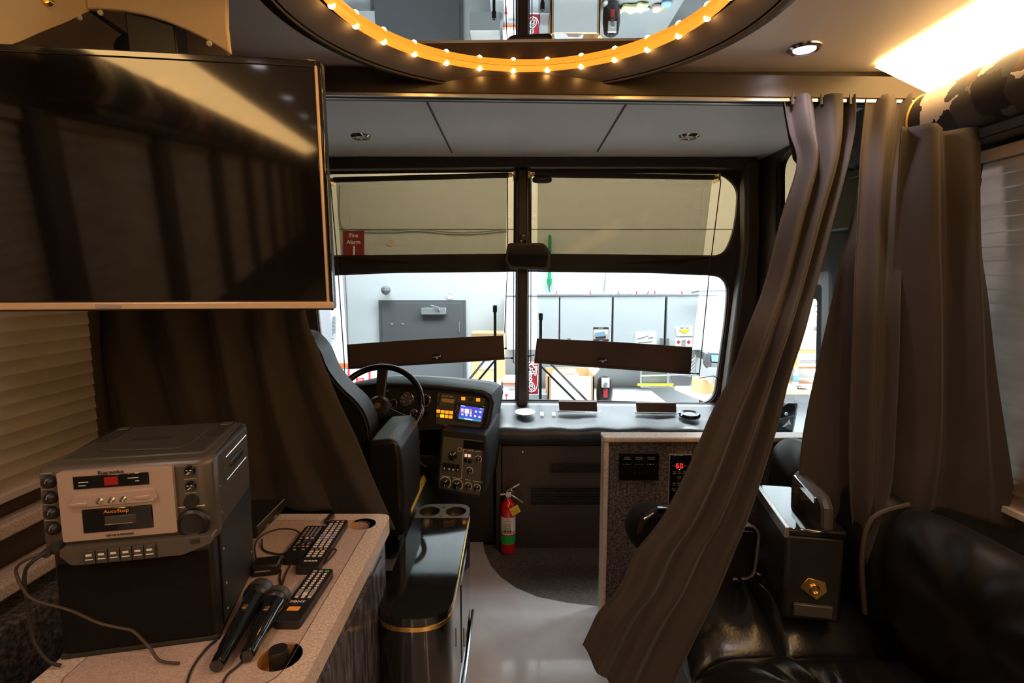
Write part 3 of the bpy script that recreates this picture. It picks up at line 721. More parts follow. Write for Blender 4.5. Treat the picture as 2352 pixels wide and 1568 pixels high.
def gauge(a, b, r, needle, label):
    c = D(a, b, .001)
    g = build(MB().lathe([(0, .002), (r * .9, .002), (r * .9, .006), (r, .007), (r * 1.06, .003), (r * 1.06, 0)], c, ND, n=32), 'gauge', 'gloss_black', dd)
    g['label'] = label
    build(MB().tube([c + ND * .007 + uD * r * math.cos(w) + vD * r * math.sin(w) for w in [2 * math.pi * i / 32 for i in range(32)]], .0012, 5, closed=True), 'bezel', 'chrome', g)
    mk = MB()
    for i in range(11):
        w = math.radians(225 - 27 * i); e = uD * math.cos(w) + vD * math.sin(w)
        mk.cyl(c + ND * .003 + e * r * .72, c + ND * .003 + e * r * .86, .0009, n=5)
    build(mk, 'dial_marks', 'white_print', g)
    e = uD * math.cos(needle) + vD * math.sin(needle)
    build(MB().cyl(c + ND * .004 - e * r * .15, c + ND * .004 + e * r * .68, .0012, .0006, n=6), 'needle', 'key_red', g)
    return g
gauge(849, 927, .018, 2.6, 'small gauge left of the wheel spoke'); gauge(879, 925, .017, 3.6, 'small gauge right of the wheel spoke'); gauge(902, 926, .020, 3.5, 'small round gauge'); gs = gauge(934, 917, .032, 3.8, 'large round speedometer'); gauge(976, 919, .028, 4.4, 'round gauge behind the wheel rim'); gauge(950, 948, .018, 3.9, 'lower small gauge')
for i, s in enumerate(('10', '30', '50', '70', '80')):
    w = math.radians(225 - 60 * i); text(s, .007, D(934, 917, .005) + (uD * math.cos(w) + vD * math.sin(w)) * .0165, uD, vD, 'white_print', gs)
build(MB().prism([D(a, b, .002) for a, b in ((886, 938), (928, 940), (927, 962), (886, 960))], ND * .002), 'dark_display', 'gloss_black', dd, bevel=.001)
build(MB().prism([D(a, b, .002) for a, b in ((874, 895), (893, 896), (893, 899), (874, 898))], ND * .001), 'badge', 'grey_print', dd, smooth=0)
build(MB().lathe([(0, .014), (.010, .014), (.013, 0)], D(978, 949), ND), 'knob', 'gloss_black', dd)
# engine read-out with lettering
build(MB().prism([D(a, b, .004) for a, b in ((1012, 905), (1052, 910), (1044, 936), (1006, 931))], ND * .005), 'engine_display', 'black_plastic', dd, bevel=.002)
build(MB().prism([D(a, b, .0095) for a, b in ((1015, 914), (1044, 917), (1041, 926), (1014, 922))], ND * .0006), 'readout_window', 'dark_brass', dd, smooth=0)
text('DETROIT DIESEL', .0105, D(1028, 910, .0095), uD, vD, 'white_print', dd, squash=.72)
for i in range(4):
    c = D(1012 + 7.5 * i, 929 + .9 * i, .010)
    build(MB().tube([c + uD * .006 * s + vD * .005 * q for s, q in ((-1, -1), (1, -1), (1, 1), (-1, 1))], .0006, 4, closed=True), 'key_outline', 'grey_print', dd)
for i in range(8):
    r_, k = divmod(i, 4)
    a, b = 1007 + 9.8 * k - 1.2 * r_, 944 + 1.1 * k + 9.8 * r_
    m_ = ('dark_brass' if k == 0 else 'yellow_lit' if k == 1 else 'amber_lit') if r_ else 'amber_lit'
    build(MB().prism([D(a + s * 4.2, b + q * 3.9, .004) for s, q in ((-1, -1), (1, -.9), (1, 1), (-1, .9))], ND * .004), 'lit_switch', m_, dd, bevel=.001)
for a, b in ((1064, 915), (1098, 918)):
    build(MB().prism([D(a + s * 4.5, b + q * 4, .004) for s, q in ((-1, -1), (1, -.9), (1, 1), (-1, .9))], ND * .003), 'amber_lamp', 'amber_lit', dd, bevel=.001)
build(MB().lathe([(0, .004), (.008, .004), (.009, 0)], D(1081, 917, .004), ND), 'blank_plug', 'rubber', dd)
# touch screen radio
build(MB().prism([D(a, b, .004) for a, b in ((1047, 923), (1116, 933), (1108, 974), (1040, 965))], ND * .006), 'radio', 'gloss_black', dd, bevel=.002)
def scr(a, b, w, h, off=.0112, m='icon_white', nm='screen_icon'):
    return build(MB().prism([D(a + s * w, b + q * h + s * w * .14, off) for s, q in ((-1, -1), (1, -1), (1, 1), (-1, 1))], ND * .0004), nm, m, dd, smooth=0)
build(MB().prism([D(a, b, .0105) for a, b in ((1058, 930), (1112, 938), (1104, 969), (1052, 961))], ND * .0006), 'touch_screen', 'screen_blue', dd, smooth=0)
scr(1062, 942, 3.6, 4.8, m='icon_pink'); scr(1072, 944, 4.6, 5.4); scr(1081, 945, 2.6, 5.6, m='icon_pink'); scr(1082, 948, 1.6, 2.2, .0122, 'icon_yellow'); scr(1062, 941, 1.8, 2.6, .0122)
for a, b in ((1093, 945), (1103, 946), (1091, 955), (1101, 957), (1062, 951), (1071, 953), (1081, 954)): scr(a, b, 2.3, 2.1, m='icon_white')
scr(1079, 962.5, 24, 1.9, m='icon_teal'); scr(1076, 962.3, 9, 1.1, .0122); scr(1064, 932, 4.5, .8); scr(1105, 938.5, 3.2, .8)
build(MB().tube([D(1050, 945, .011) + uD * .0075 * math.cos(w) + vD * .0075 * math.sin(w) for w in [2 * math.pi * i / 20 for i in range(20)]], .0008, 5, closed=True), 'volume_ring', 'grey_print', dd)
for b in (934, 938, 953, 957): scr(1051, b, 1.4, .6, .0106, 'grey_print', 'key_mark')
# lower switch console
PS = P(1060, 1070, y=2.33); NS = V((0.12, -1, .18)).normalized()
def S(a, b, off=0.0): return P(a, b, plane=(PS, NS)) + NS * off
sc_ = thing('switch_console', 'dark lower switch console with knobs right of the driver seat', 'console', (-.2, 2.5, .1))
build(MB().prism([S(a, b) for a, b in ((1012, 988), (1116, 998), (1122, 1060), (1110, 1143), (1100, 1150), (1003, 1126), (1000, 1112))], (.05, .40, .0)), 'console_body', 'dash_black', sc_, bevel=.012, seg=3)
build(MB().prism([S(a, b) for a, b in ((1018, 1002), (1110, 1012), (1102, 1138), (1007, 1119))], NS * .003), 'face_plate', 'grey_plastic_dark', sc_, bevel=.002)
uS = (S(1070, 1070) - S(1060, 1069)).normalized(); vS = NS.cross(uS).normalized()
if vS.z < 0: vS = -vS
build(MB().prism([S(a, b, .003) for a, b in ((1065, 1010), (1112, 1015), (1111, 1034), (1064, 1029))], NS * .003), 'card_slot', 'gloss_black', sc_, bevel=.001)
def ln(*q, w=.0011): return build(MB().tube([S(a, b, .0035) for a, b in q], w, 4), 'panel_line', 'white_print', sc_)
ln((1064, 1031), (1070, 1032)); ln((1092, 1036), (1104, 1037)); ln((1064, 1031), (1060, 1098)); ln((1014, 1092), (1034, 1095)); ln((1040, 1096), (1060, 1099)); ln((1068, 1100), (1080, 1102)); ln((1087, 1104), (1108, 1107))
text('HEATER', .010, S(1081, 1034, .0035), uS, vS, 'white_print', sc_, squash=.8)
ln(*[(1056 + 4.6 * math.cos(w), 1032 + 4.6 * math.sin(w)) for w in [2 * math.pi * i / 16 for i in range(17)]])
def knob(a, b, r, ring=True):
    c = S(a, b, .003)
    k = build(MB().lathe([(r, 0), (r * .92, .012), (r * .5, .015), (0, .015)], c, NS, n=20), 'knob', 'gloss_black', sc_)
    if ring:
        build(MB().tube([c + uS * r * 1.35 * math.cos(w) + vS * r * 1.35 * math.sin(w) + NS * .001 for w in [math.radians(150 - 200 * i / 20) for i in range(21)]], .0013, 4), 'scale_arc', 'white_print', k)
        build(MB().cyl(c + NS * .0155 - vS * r * .2, c + NS * .0155 - vS * r * .75, .001, n=5), 'pointer', 'white_print', k)
for a, b, r, g in ((1040, 1046, .021, 0), (1098, 1054, .011, 1), (1078, 1080, .011, 1), (1022, 1108, .019, 1), (1049, 1113, .019, 1), (1075, 1116, .012, 1), (1095, 1120, .012, 1)): knob(a, b, r, g)
for a, b in ((1070, 1045), (1078, 1046)): build(MB().prism([S(a + s * 3, b + q * 3.2, .003) for s, q in ((-1, -1), (1, -1), (1, 1), (-1, 1))], NS * .003), 'lit_switch', 'cream_lit', sc_, smooth=0)
for a, b in ((1069, 1056), (1079, 1058)): build(MB().prism([S(a + s * 3.4, b + q * 5, .003) for s, q in ((-1, -1), (1, -1), (1, 1), (-1, 1))], NS * .006), 'rocker', 'gloss_black', sc_, bevel=.001)
for i, s in enumerate('ROMT'):
    a, b = 1021 + 10 * i, 1070 + 1.4 * i
    r_ = build(MB().prism([S(a + p * 4.2, b + q * 9, .003) for p, q in ((-1, -1), (1, -1), (1, 1), (-1, 1))], NS * .006), 'rocker', 'gloss_black', sc_, bevel=.001)
    text(s, .013, S(a, b + 5, .0095), uS, vS, 'white_print', sc_, bold=.0003)
c = S(1122, 1030) + V((.02, .1, 0))
# dark wall and shelf below the instrument panel, pedal space
t = thing('under_dash_shelf', 'brown under-dash shelf seen past the driver armrest', 'shelf', (-.5, 2.7, 0))
build(MB().box((XL + .01, 2.78, 0), (-.10, 2.80, .74)), 'back_board', 'black_plastic', t)
a, b = P(915, 1072, y=2.72), P(1003, 1034, y=2.72)
build(MB().box((XL + .01, 2.72, a.z), (b.x, 2.78, b.z)), 'lower_board', 'curtain_brown', t, bevel=.006)
build(MB().box((XL + .01, 2.60, b.z), (b.x + .01, 2.78, b.z + .015)), 'shelf_board', 'dark_trim', t, bevel=.004)
build(MB().tube(spline([P(a, b, y=2.62) for a, b in ((965, 1010), (962, 1035), (966, 1062), (982, 1072))], 6), .003, 6), 'hanging_cord', 'grey_print', t)
single(MB().prism([P(a, b, z=.001) for a, b in ((880, 1240), (1000, 1150), (1108, 1150), (1108, 1118), (800, 1118), (700, 1240))], (0, 0, .006)), 'floor_mat', 'dark_carpet', 'dark brown carpet in the driver foot space', 'floor mat', smooth=0)
# ------------------------------------------------------------------ steering wheel
wc = P(868, 933, y=2.27); tl = math.radians(34)
wu, wv = X, V((0, math.sin(tl), math.cos(tl))); wn = wu.cross(wv)      # wn looks back at the driver
t = thing('steering_wheel', 'large black steering wheel before the driver instrument panel', 'steering wheel', wc - wn * .15)
build(MB().tube(circle(wc, .187, wu, wv, 64), .0135, 12, closed=True), 'rim', 'gloss_black', t)
hb = wc - wn * .03
build(MB().lathe([(.05, 0), (.055, .01), (.052, .045), (.038, .058), (0, .06)], hb - wn * .02, wn), 'hub', 'black_plastic', t)
build(MB().lathe([(0, .004), (.013, .003), (.014, 0)], hb + wn * .04, wn), 'horn_badge', 'dark_brass', t)
for ang in (90, -25, 205):
    w = math.radians(ang); e = wu * math.cos(w) + wv * math.sin(w); s_ = wn.cross(e)
    q0, q1 = hb + e * .03, wc + e * .186
    hw, he = (.019, .024) if ang == 90 else (.022, .016)
    build(MB().hexa([q0 - s_ * hw - wn * .012, q1 - s_ * he - wn * .008, q1 + s_ * he - wn * .008, q0 + s_ * hw - wn * .012, q0 - s_ * hw + wn * .012, q1 - s_ * he + wn * .006, q1 + s_ * he + wn * .006, q0 + s_ * hw + wn * .012]), 'spoke', 'black_plastic', t, bevel=.005)
build(MB().cyl(hb, hb - wn * .30, .035, .05), 'column', 'black_plastic', t)
# ------------------------------------------------------------------ driver seat seen from behind
t = thing('driver_chair', 'tall black leather driver seat seen from behind the curtain', 'chair', (-.72, 2.05, 0))
so = [(455, 1160), (462, 1040), (482, 960), (520, 900), (560, 858), (592, 815), (612, 785), (640, 768), (690, 764), (714, 778), (736, 806), (754, 848), (786, 890), (824, 926), (846, 966), (852, 1012), (848, 1060), (838, 1160)]
ol = spline([P(a, b, y=1.98) for a, b in so], 3)
build(MB().prism(ol, (0, .13, .0)), 'backrest', 'black_leather', t, bevel=.035, seg=4)
build(MB().tube([p + V((0, .004, 0)) for p in [P(a, b, y=1.975) for a, b in spline([V((q[0] - 6 if q[0] > 650 else q[0] + 6, q[1] + 4, 0)) for q in so], 3) and [(q.x, q.y) for q in spline([V((w[0] - 7 if w[0] > 650 else w[0] + 7, w[1] + 4, 0)) for w in so], 3)]]], .004, 6), 'piping', 'rubber', t)
build(MB().prism([P(a, b, y=1.83) for a, b in ((842, 1013), (900, 1008), (918, 1022), (924, 1060), (928, 1150), (925, 1235), (842, 1235))], (0, .36, .0)), 'armrest', 'black_leather', t, bevel=.018, seg=3)
build(MB().blob(P(830, 1150, y=2.28), (.30, .26, .10), (.4, .5)), 'seat_cushion', 'black_leather', t)
build(MB().blob(P(900, 1165, y=2.13) + V((.0, 0, -.02)), (.085, .16, .16), (.5, .6)), 'side_bolster', 'black_leather', t)
pb = [P(a, b, y=1.98) for a, b in ((700, 1250), (905, 1262), (948, 1175), (940, 1160), (895, 1200), (700, 1200))]
build(MB().prism(pb, (0, .34, 0)), 'base_skirt', 'gold_paint', t, bevel=.006)
build(MB().cyl((-.72, 2.2, 0), (-.72, 2.2, .34), .12).box((-.95, 1.98, .0), (-.50, 2.42, .04)), 'pedestal', 'black_plastic', t, bevel=.004)
# ------------------------------------------------------------------ black cup holder console
t = thing('center_console', 'glossy black console box with two cup holders beside the counter', 'console', (-.255, 1.63, 0))
x0, x1, y0, y1, zt = -.355, -.155, 1.272, 1.99, .55
def stad(ins, r0, r1, z, ya=y0, yb=y1):
    q = [V((x0 + ins, ya + ins, z)), V((x1 - ins, ya + ins, z)), V((x1 - ins, yb - ins, z)), V((x0 + ins, yb - ins, z))]
    return rounded(q, [r0 - ins, r0 - ins, r1 - ins, r1 - ins], 8)
build(MB().prism(stad(.004, .098, .075, 0.0), (0, 0, zt - .035)), 'cabinet', 'gloss_black', t, bevel=.003)
build(MB().prism(stad(0, .1, .08, zt - .035), (0, 0, .012)), 'gold_band', 'brass', t, bevel=.003)
ys = 1.862
lid = rounded([V((x0 + .002, y0 + .002, zt - .023)), V((x1 - .002, y0 + .002, zt - .023)), V((x1 - .002, ys, zt - .023)), V((x0 + .002, ys, zt - .023))], [.098, .098, .004, .004], 10)
build(MB().prism(lid, (0, 0, .022)), 'lid', 'gloss_black', t, bevel=.005, seg=3)
cpl = rounded([V((x0 + .002, ys + .003, zt - .023)), V((x1 - .002, ys + .003, zt - .023)), V((x1 - .002, y1 - .002, zt - .023)), V((x0 + .002, y1 - .002, zt - .023))], [.004, .004, .08, .08], 10)
h = [circle((xx, 1.918, zt - .023), .037, X, Y, 28) for xx in (-.304, -.207)]
build(MB().plate([cpl, *h], (0, 0, .022)), 'cup_tray', 'tray_grey', t)
for xx in (-.304, -.207):
    build(MB().lathe([(.0372, zt - .002), (.0385, zt + .001), (.0368, zt + .001), (.036, zt - .01), (.034, zt - .03), (0, zt - .031)], (xx, 1.918, 0), n=28, cap=False), 'cup_holder', 'black_plastic', t)
for xx, yy in ((-.258, 1.955), (-.258, 1.878)): build(MB().lathe([(0, zt + .001), (.005, zt), (.005, zt - .002)], (xx, yy, 0), n=10), 'screw', 'rubber', t)
build(MB().tube([V((x1 + .002, 1.36, .12)), V((x1 + .002, 1.98, .12))], .006, 8), 'sparkle_strip', 'chrome', t)  # chrome strip added to stand in for the sparkle along the console base
build(MB().box((x1 - .006, 1.58, .20), (x1 - .001, 1.90, .46)), 'door', 'gloss_black', t, bevel=.002)
build(MB().tube([V((x1 + .012, 1.52, .30)), V((x1 + .012, 1.52, .36))], .004, 8), 'door_pull', 'chrome', t)
# ------------------------------------------------------------------ half wall before the entry steps
hx0 = P(1387, 1010, y=2.14).x; hz = P(1400, 1003, y=2.14).z
t = thing('half_wall', 'speckled carpet half wall with pale trim beside the sofa', 'half wall', (.85, 2.17, 0))
build(MB().box((hx0 + .02, 2.142, 0), (XR - .01, 2.20, hz - .022)), 'carpet_panel', 'speckled_carpet', t)
build(MB().box((hx0, 2.132, 0), (hx0 + .021, 2.21, hz - .0205)), 'edge_trim', 'pale_trim', t, bevel=.005)
build(MB().box((hx0 - .003, 2.125, hz - .02), (XR - .01, 2.215, hz)), 'cap', 'pale_trim', t, bevel=.006)
t = thing('switch_plate', 'black three-rocker switch plate on the speckled half wall', 'switch plate', P(1466, 1070, y=2.14))
a, b = P(1420, 1101, y=2.139), P(1513, 1039, y=2.139)
build(MB().box((a.x, 2.130, a.z), (b.x, 2.1415, b.z)), 'plate', 'gloss_black', t, bevel=.002)
build(MB().box((a.x, 2.128, b.z - .002), (b.x, 2.132, b.z + .001)), 'top_edge', 'brushed_steel', t)
for i, s in enumerate(('LIGHTS', 'READING', 'HALLWAY')):
    cx_ = a.x + (b.x - a.x) * (.2 + .3 * i)
    build(MB().box((cx_ - .02, 2.126, a.z + .025), (cx_ + .02, 2.131, a.z + .07)), 'rocker', 'gloss_black', t, bevel=.002)
    text(s, .008, V((cx_, 2.1295, b.z - .018)), X, Z, 'grey_print', t, squash=.85)
    build(MB().box((cx_ - .014, 2.1285, b.z - .026), (cx_ + .014, 2.1305, b.z - .0235)), 'marker_line', 'grey_print', t, smooth=0)
t = thing('thermostat', 'black thermostat with red digits 60 on the half wall', 'thermostat', P(1561, 1100, y=2.14))
a, b = P(1535, 1156, y=2.139), P(1587, 1044, y=2.139)
build(MB().box((a.x, 2.132, a.z), (b.x, 2.1415, b.z)), 'face', 'gloss_black', t, bevel=.002)
build(MB().box((a.x - .003, 2.136, a.z), (a.x, 2.1415, b.z + .002)).box((a.x - .003, 2.136, b.z), (b.x + .003, 2.1415, b.z + .003)), 'bezel', 'grey_print', t)
c = P(1561, 1070, y=2.131)
# seven-segment digits
def seg7(d, o, w, h, m, par):
    on = {'6': 'afgedc', '0': 'abcdef'}[d]; T = .0035
    bars = {'a': ((0, h), (w, h)), 'g': ((0, h / 2), (w, h / 2)), 'd': ((0, 0), (w, 0)), 'f': ((0, h / 2), (0, h)), 'b': ((w, h / 2), (w, h)), 'e': ((0, 0), (0, h / 2)), 'c': ((w, 0), (w, h / 2))}
    mb = MB()
    for k in on:
        (xa, za), (xb, zb) = bars[k]; mb.cyl(o + V((xa, 0, za)), o + V((xb, 0, zb)), T / 2, n=6)
    build(mb, 'digit', m, par)
seg7('6', c + V((-.0125, 0, -.008)), .0085, .017, 'red_led', t); seg7('0', c + V((.003, 0, -.008)), .0085, .017, 'red_led', t)
build(MB().blob(c + V((0, 0, -.015)), (.0025, .001, .002), n=(8, 6)), 'status_led', 'green_led', t)
for dx in (-.022, .022): build(MB().box(c + V((dx - .006, 0, -.0005)), c + V((dx + .006, .001, .001))), 'dash_mark', 'grey_print', t, smooth=0)
for s, dx, dz in (('Timer', -.02, -.024), ('Fan', 0, -.024), ('Auto', .02, -.024), ('Mode', 0, -.045), ('Heat', -.02, -.072), ('Zone', 0, -.072), ('Cool', .02, -.072), ('Temp', -.02, -.096), ('On', 0, -.096)):
    text(s, .0065, c + V((dx, 0, dz)), X, Z, 'grey_print', t)
    build(MB().box(c + V((dx - .007, 0, dz - .0085)), c + V((dx + .007, .001, dz - .0075))), 'key_line', 'grey_print', t, smooth=0)
# ------------------------------------------------------------------ television
rz = math.radians(7.41)
tc = V((-.7595, 1.0239, 1.3364))
t = thing('television', 'wide black flat television with bronze lower bar above the karaoke machine', 'television', tc, rz)
t.rotation_euler = (math.radians(5.0), math.radians(.06), rz)
hw, hh, th = .408, .459, .032
def tb_(a, b, nm, m, bv=.002, par=None): return build(MB().box(a, b), nm, m, par or t, local=True, bevel=bv)
tb_((-hw, 0.0, 0), (hw, th, hh), 'cabinet', 'black_plastic', .004)
tb_((-hw + .010, -.003, .020), (hw - .013, .001, hh - .012), 'screen', 'screen_glass', .0006)
tb_((-hw, -.007, 0.004), (hw, .004, .0175), 'lower_bar', 'bronze_bezel', .002)
tb_((-hw, -.005, hh - .012), (hw, .004, hh), 'top_bezel', 'gloss_black')
tb_((hw - .0125, -.005, .014), (hw - .006, .004, hh), 'side_bezel', 'bronze_bezel', .002)
tb_((hw - .006, -.005, .0), (hw, .006, hh), 'outer_bezel', 'gloss_black', .002)
tb_((-.022, -.0085, .0065), (.022, -.006, .0150), 'name_plate', 'silver_plastic', .001)
tb_((-.12, th, .10), (.12, th + .03, .34), 'rear_housing', 'black_plastic', .006)
tb_((-.04, th + .03, .16), (.04, th + .28, .22), 'mount_arm', 'black_plastic', .004)
tb_((-.05, th + .24, .16), (.05, th + .30, ZC - tc.z - .03), 'mount_post', 'black_plastic', .004)
# ------------------------------------------------------------------ cream overhead panels above the television
t = thing('overhead_panel', 'cream overhead cover panels with a curved cutaway above the television', 'panel', P(200, -40, y=1.22))
o_ = [P(a, b, y=1.22) for a, b in ((197, -75), (519, -75), (520, 60), (527, 122), (505, 108), (470, 88), (430, 68), (380, 47), (330, 32), (280, 23), (230, 19), (200, 20))]
rp = build(MB().prism(o_, (0, .014, 0)), 'right_panel', 'panel_cream', t, bevel=.003)
o_ = [P(a, b, y=1.22 - .22 * (196 - a) / 300) for a, b in ((196, -75), (196, 18), (140, 44), (80, 68), (30, 90), (-60, 120), (-130, 130), (-130, -75))]
build(MB().prism(o_, (0.004, .014, 0)), 'left_panel', 'panel_cream', t, bevel=.003)
for i, (a, b) in enumerate(((183, 40), (231, 29), (481, 100))):
    p = P(a, b, y=1.212); build(MB().lathe([(0, .004), (.005, .003), (.006, 0)], p, (0, -1, -.3), n=12), 'screw', 'label_white', t)
build(MB().lathe([(0, .014), (.010, .012), (.013, .004), (.010, 0)], P(112, 2, y=1.15), (0.2, -1, 0), n=16), 'knob', 'brass', t)
build(MB().prism([P(a, b, y=1.40) for a, b in ((-30, -20), (520, -20), (523, 130), (260, 130), (-30, 150))], (0, .01, 0)), 'inner_board', 'taupe', t)
build(MB().hexa([P(a, b, y=y) for a, b, y in ((195, 20, 1.232), (198, 20, 1.232), (350, 125, 1.40), (345, 125, 1.40), (195, 12, 1.232), (198, 12, 1.232), (350, 115, 1.40), (345, 115, 1.40))]), 'inner_seam', 'black_plastic', t)
build(MB().blob(P(335, 118, y=1.33), (.066, .04, .036), (.8, .8)), 'black_fixture', 'black_plastic', t)
# ------------------------------------------------------------------ counter with cup holders
CZ = .75
t = thing('counter', 'speckled beige counter top with two round cup holders', 'counter', (-.55, 1.1, .70))
xr, xl_, yn, yf = -.336, -.775, .752, 1.445
def rr(ins, r, z): return rounded([V((xl_ + ins, yn + ins, z)), V((xr - ins, yn + ins, z)), V((xr - ins, yf - ins, z)), V((xl_ + ins, yf - ins, z))], [.03, r, .035, .02], 8)
cups = [(P(833, 1203, z=CZ), .0345), (P(643, 1507, z=CZ), .037)]
hol = [circle((c.x, c.y, CZ), r, X, Y, 32) for c, r in cups]
outer = rr(.0, .075, CZ); inner = rr(.043, .05, CZ); inner2 = rr(.0445, .05, CZ)
build(MB().plate([inner2] + hol, (0, 0, -.03)), 'top_slab', 'solid_surface', t)
build(MB().plate([outer, inner], (0, 0, -.042)), 'edge_band', 'pale_trim', t, bevel=.007, seg=3)
build(MB().plate([inner, inner2], (0, 0, -.004)).add([], []), 'groove', 'groove', t, smooth=0)
for c, r in cups:
    build(MB().lathe([(r + .0006, CZ - .001), (r - .001, CZ - .002), (r - .002, CZ - .028), (0, CZ - .029)], (c.x, c.y, 0), n=32, cap=False), 'cup_holder', 'cup_wood', t)
t = thing('counter_cabinet', 'glossy dark marbled cabinet under the beige counter', 'cabinet', (-.55, 1.1, 0))
build(MB().box((xl_ + .02, yn + .03, 0), (xr - .016, yf - .015, CZ - .042)), 'body', 'marble_laminate', t, bevel=.003)
build(MB().box((xr - .016, yn + .16, .06), (xr - .013, yf - .06, .66)), 'side_panel', 'marble_laminate', t)
c = cups[1][0]
single(MB().lathe([(0, .0), (.016, 0), (.0165, .034), (.015, .037), (0, .037)], V((c.x - .006, c.y + .008, CZ - .0285)) , n=24), 'bottle_cap', 'black_plastic', 'small black round cap standing in the nearer wooden cup holder', 'cap')
# carpeted ledge left of the counter
lg = MB().box((XL, .0, 0), (-.79, .93, .645)).box((XL, .93, 0), (-1.10, 1.50, .645))
struct(lg, 'trim_20', 'dark_carpet', 'dark carpeted ledge left of the counter', bevel=.01)
# ------------------------------------------------------------------ karaoke machine
kz = thing('karaoke_machine', 'black and silver karaoke machine with cassette door on the counter', 'karaoke machine', (-.675, 1.000, CZ), math.radians(12.5))
def kb(a, b, nm, m, bv=.003, par=None): return build(MB().box(a, b), nm, m, par or kz, local=True, bevel=bv)
def kp(pts, vec, nm, m, bv=.0, par=None): return build(MB().prism(pts, vec), nm, m, par or kz, local=True, bevel=bv)
FY = -.130
kb((-.122, -.118, .006), (.122, .130, .20), 'speaker_cabinet', 'black_plastic', .008)
kb((-.116, -.1225, .012), (.116, -.117, .170), 'speaker_grille', 'grille_cloth', .004)
kb((-.124, -.120, .0), (.124, .128, .010), 'foot_plinth', 'rubber', .003)
kp([V((.1225, a, b)) for a, b in ((-.085, .01), (.128, .01), (.128, .325), (.10, .340), (-.085, .335))], (.004, 0, 0), 'side_sheet', 'navy_metal', .001)
kp([V((-.1265, a, b)) for a, b in ((-.085, .01), (.128, .01), (.128, .325), (.10, .340), (-.085, .335))], (.004, 0, 0), 'left_side_sheet', 'navy_metal', .001)
# upper body, front rounded toward the sides
ub = [V((a, b, .188)) for a, b in ((-.128, .13), (-.128, -.085), (-.137, -.105), (-.122, FY), (.122, FY), (.137, -.105), (.128, -.085), (.128, .13))]
kp(ub, (0, 0, .152), 'upper_body', 'grey_plastic', .012)
kp([V((a, b, .335)) for a, b in ((-.112, .118), (-.112, -.095), (.112, -.095), (.112, .118))], (0, 0, .008), 'top_cover', 'grey_plastic_dark', .006)
kp(rounded([V((a, b, .343)) for a, b in ((-.075, .095), (-.075, -.06), (.06, -.075), (.075, -.05), (.075, .095))], .03), (0, 0, .0035), 'disc_lid', 'grey_plastic_dark', .002)
kp(rounded([V((a, b, .3465)) for a, b in ((-.04, .01), (-.045, -.012), (.028, -.012), (.03, .01))], .008), (0, 0, .0006), 'finger_slot', 'rubber')
for s in (-1, 1):
    kp(rounded([V((s * a, b, .3432)) for a, b in ((.084, .105), (.084, .005), (.106, .005), (.106, .105))], .006), (0, 0, .0012), 'carry_recess', 'rubber')
    kp([V((s * a, b, .3445)) for a, b in ((.086, .105), (.106, .105), (.106, .085), (.086, .085))], (0, 0, .002), 'recess_lip', 'grey_plastic', .001)
pf = kp(rounded([V((-.093, FY - .009, .217)), V((.076, FY - .009, .217)), V((.074, FY - .009, .334)), V((-.094, FY - .009, .334))], .003), (0, .014, 0), 'front_fascia', 'silver_plastic', .004)
dpy = kb((-.071, FY - .0105, .305), (.039, FY - .007, .3265), 'display_window', 'gloss_black', .001)
kb((-.026, FY - .0112, .309), (-.006, FY - .0100, .3225), 'red_display', 'red_dim', 0, dpy)
for a, b, w in ((-.056, .3165, .007), (-.058, .311, .005), (.016, .3185, .008), (.022, .313, .003)): kb((a - w, FY - .0111, b - .0006), (a + w, FY - .0103, b + .0006), 'display_print', 'white_print', 0, dpy)
text('Karaoke', .008, V((-.016, FY - .0095, .3305)), X, Z, 'ink', kz, local=True, squash=1.4)
hd_ = kp(rounded([V((a, FY - .014, b)) for a, b in ((-.080, .276), (.044, .277), (.052, .284), (.046, .298), (-.070, .294))], .004), (0, .012, 0), 'control_bar', 'silver_plastic', .003)
for a in (-.034, -.017, .0): build(MB().lathe([(0, .005), (.0035, .0045), (.0045, .002), (.006, 0)], (a, FY - .0138, .2845), (0, -1, 0), n=16), 'button', 'chrome', hd_, local=True)
kb((-.078, FY - .0155, .278), (-.052, FY - .0135, .2835), 'left_rocker', 'silver_plastic', .001, hd_); kb((.018, FY - .0155, .282), (.040, FY - .0135, .288), 'right_rocker', 'silver_plastic', .001, hd_)
cas = kb((-.063, FY - .0105, .229), (.041, FY - .006, .270), 'cassette_door', 'gloss_black', .002)
kb((-.030, FY - .0112, .241), (.016, FY - .0098, .256), 'cassette_window', 'grey_plastic_dark', .001, cas)
kb((-.030, FY - .0117, .2415), (.010, FY - .0105, .2425), 'cassette_edge', 'grey_print', 0, cas)
text('AutoStop', .008, V((-.012, FY - .0108, .264)), X, Z, 'orange_print', cas, local=True, squash=1.2)
text('CD+G KARAOKE', .0045, V((-.010, FY - .0095, .2225)), X, Z, 'ink', kz, local=True, squash=1.2)
for i, b in enumerate((.318, .2915, .266, .239)):
    k = build(MB().lathe([(.0115, -.004), (.0115, .002), (.009, .009), (.006, .012), (0, .012)], (-.109, FY + .003, b), (-.25, -1, 0), n=18), 'volume_knob', 'black_plastic', kz, local=True)
    k['label'] = 'black knob on the left of the machine front'
    build(MB().cyl((-.111, FY - .0095, b), (-.109, FY - .0095, b + .006), .0008, n=5), 'pointer', 'grey_print', k, local=True)
    kb((-.121, FY - .0006, b + .0135), (-.104, FY + .001, b + .0147), 'knob_print', 'grey_print', 0)
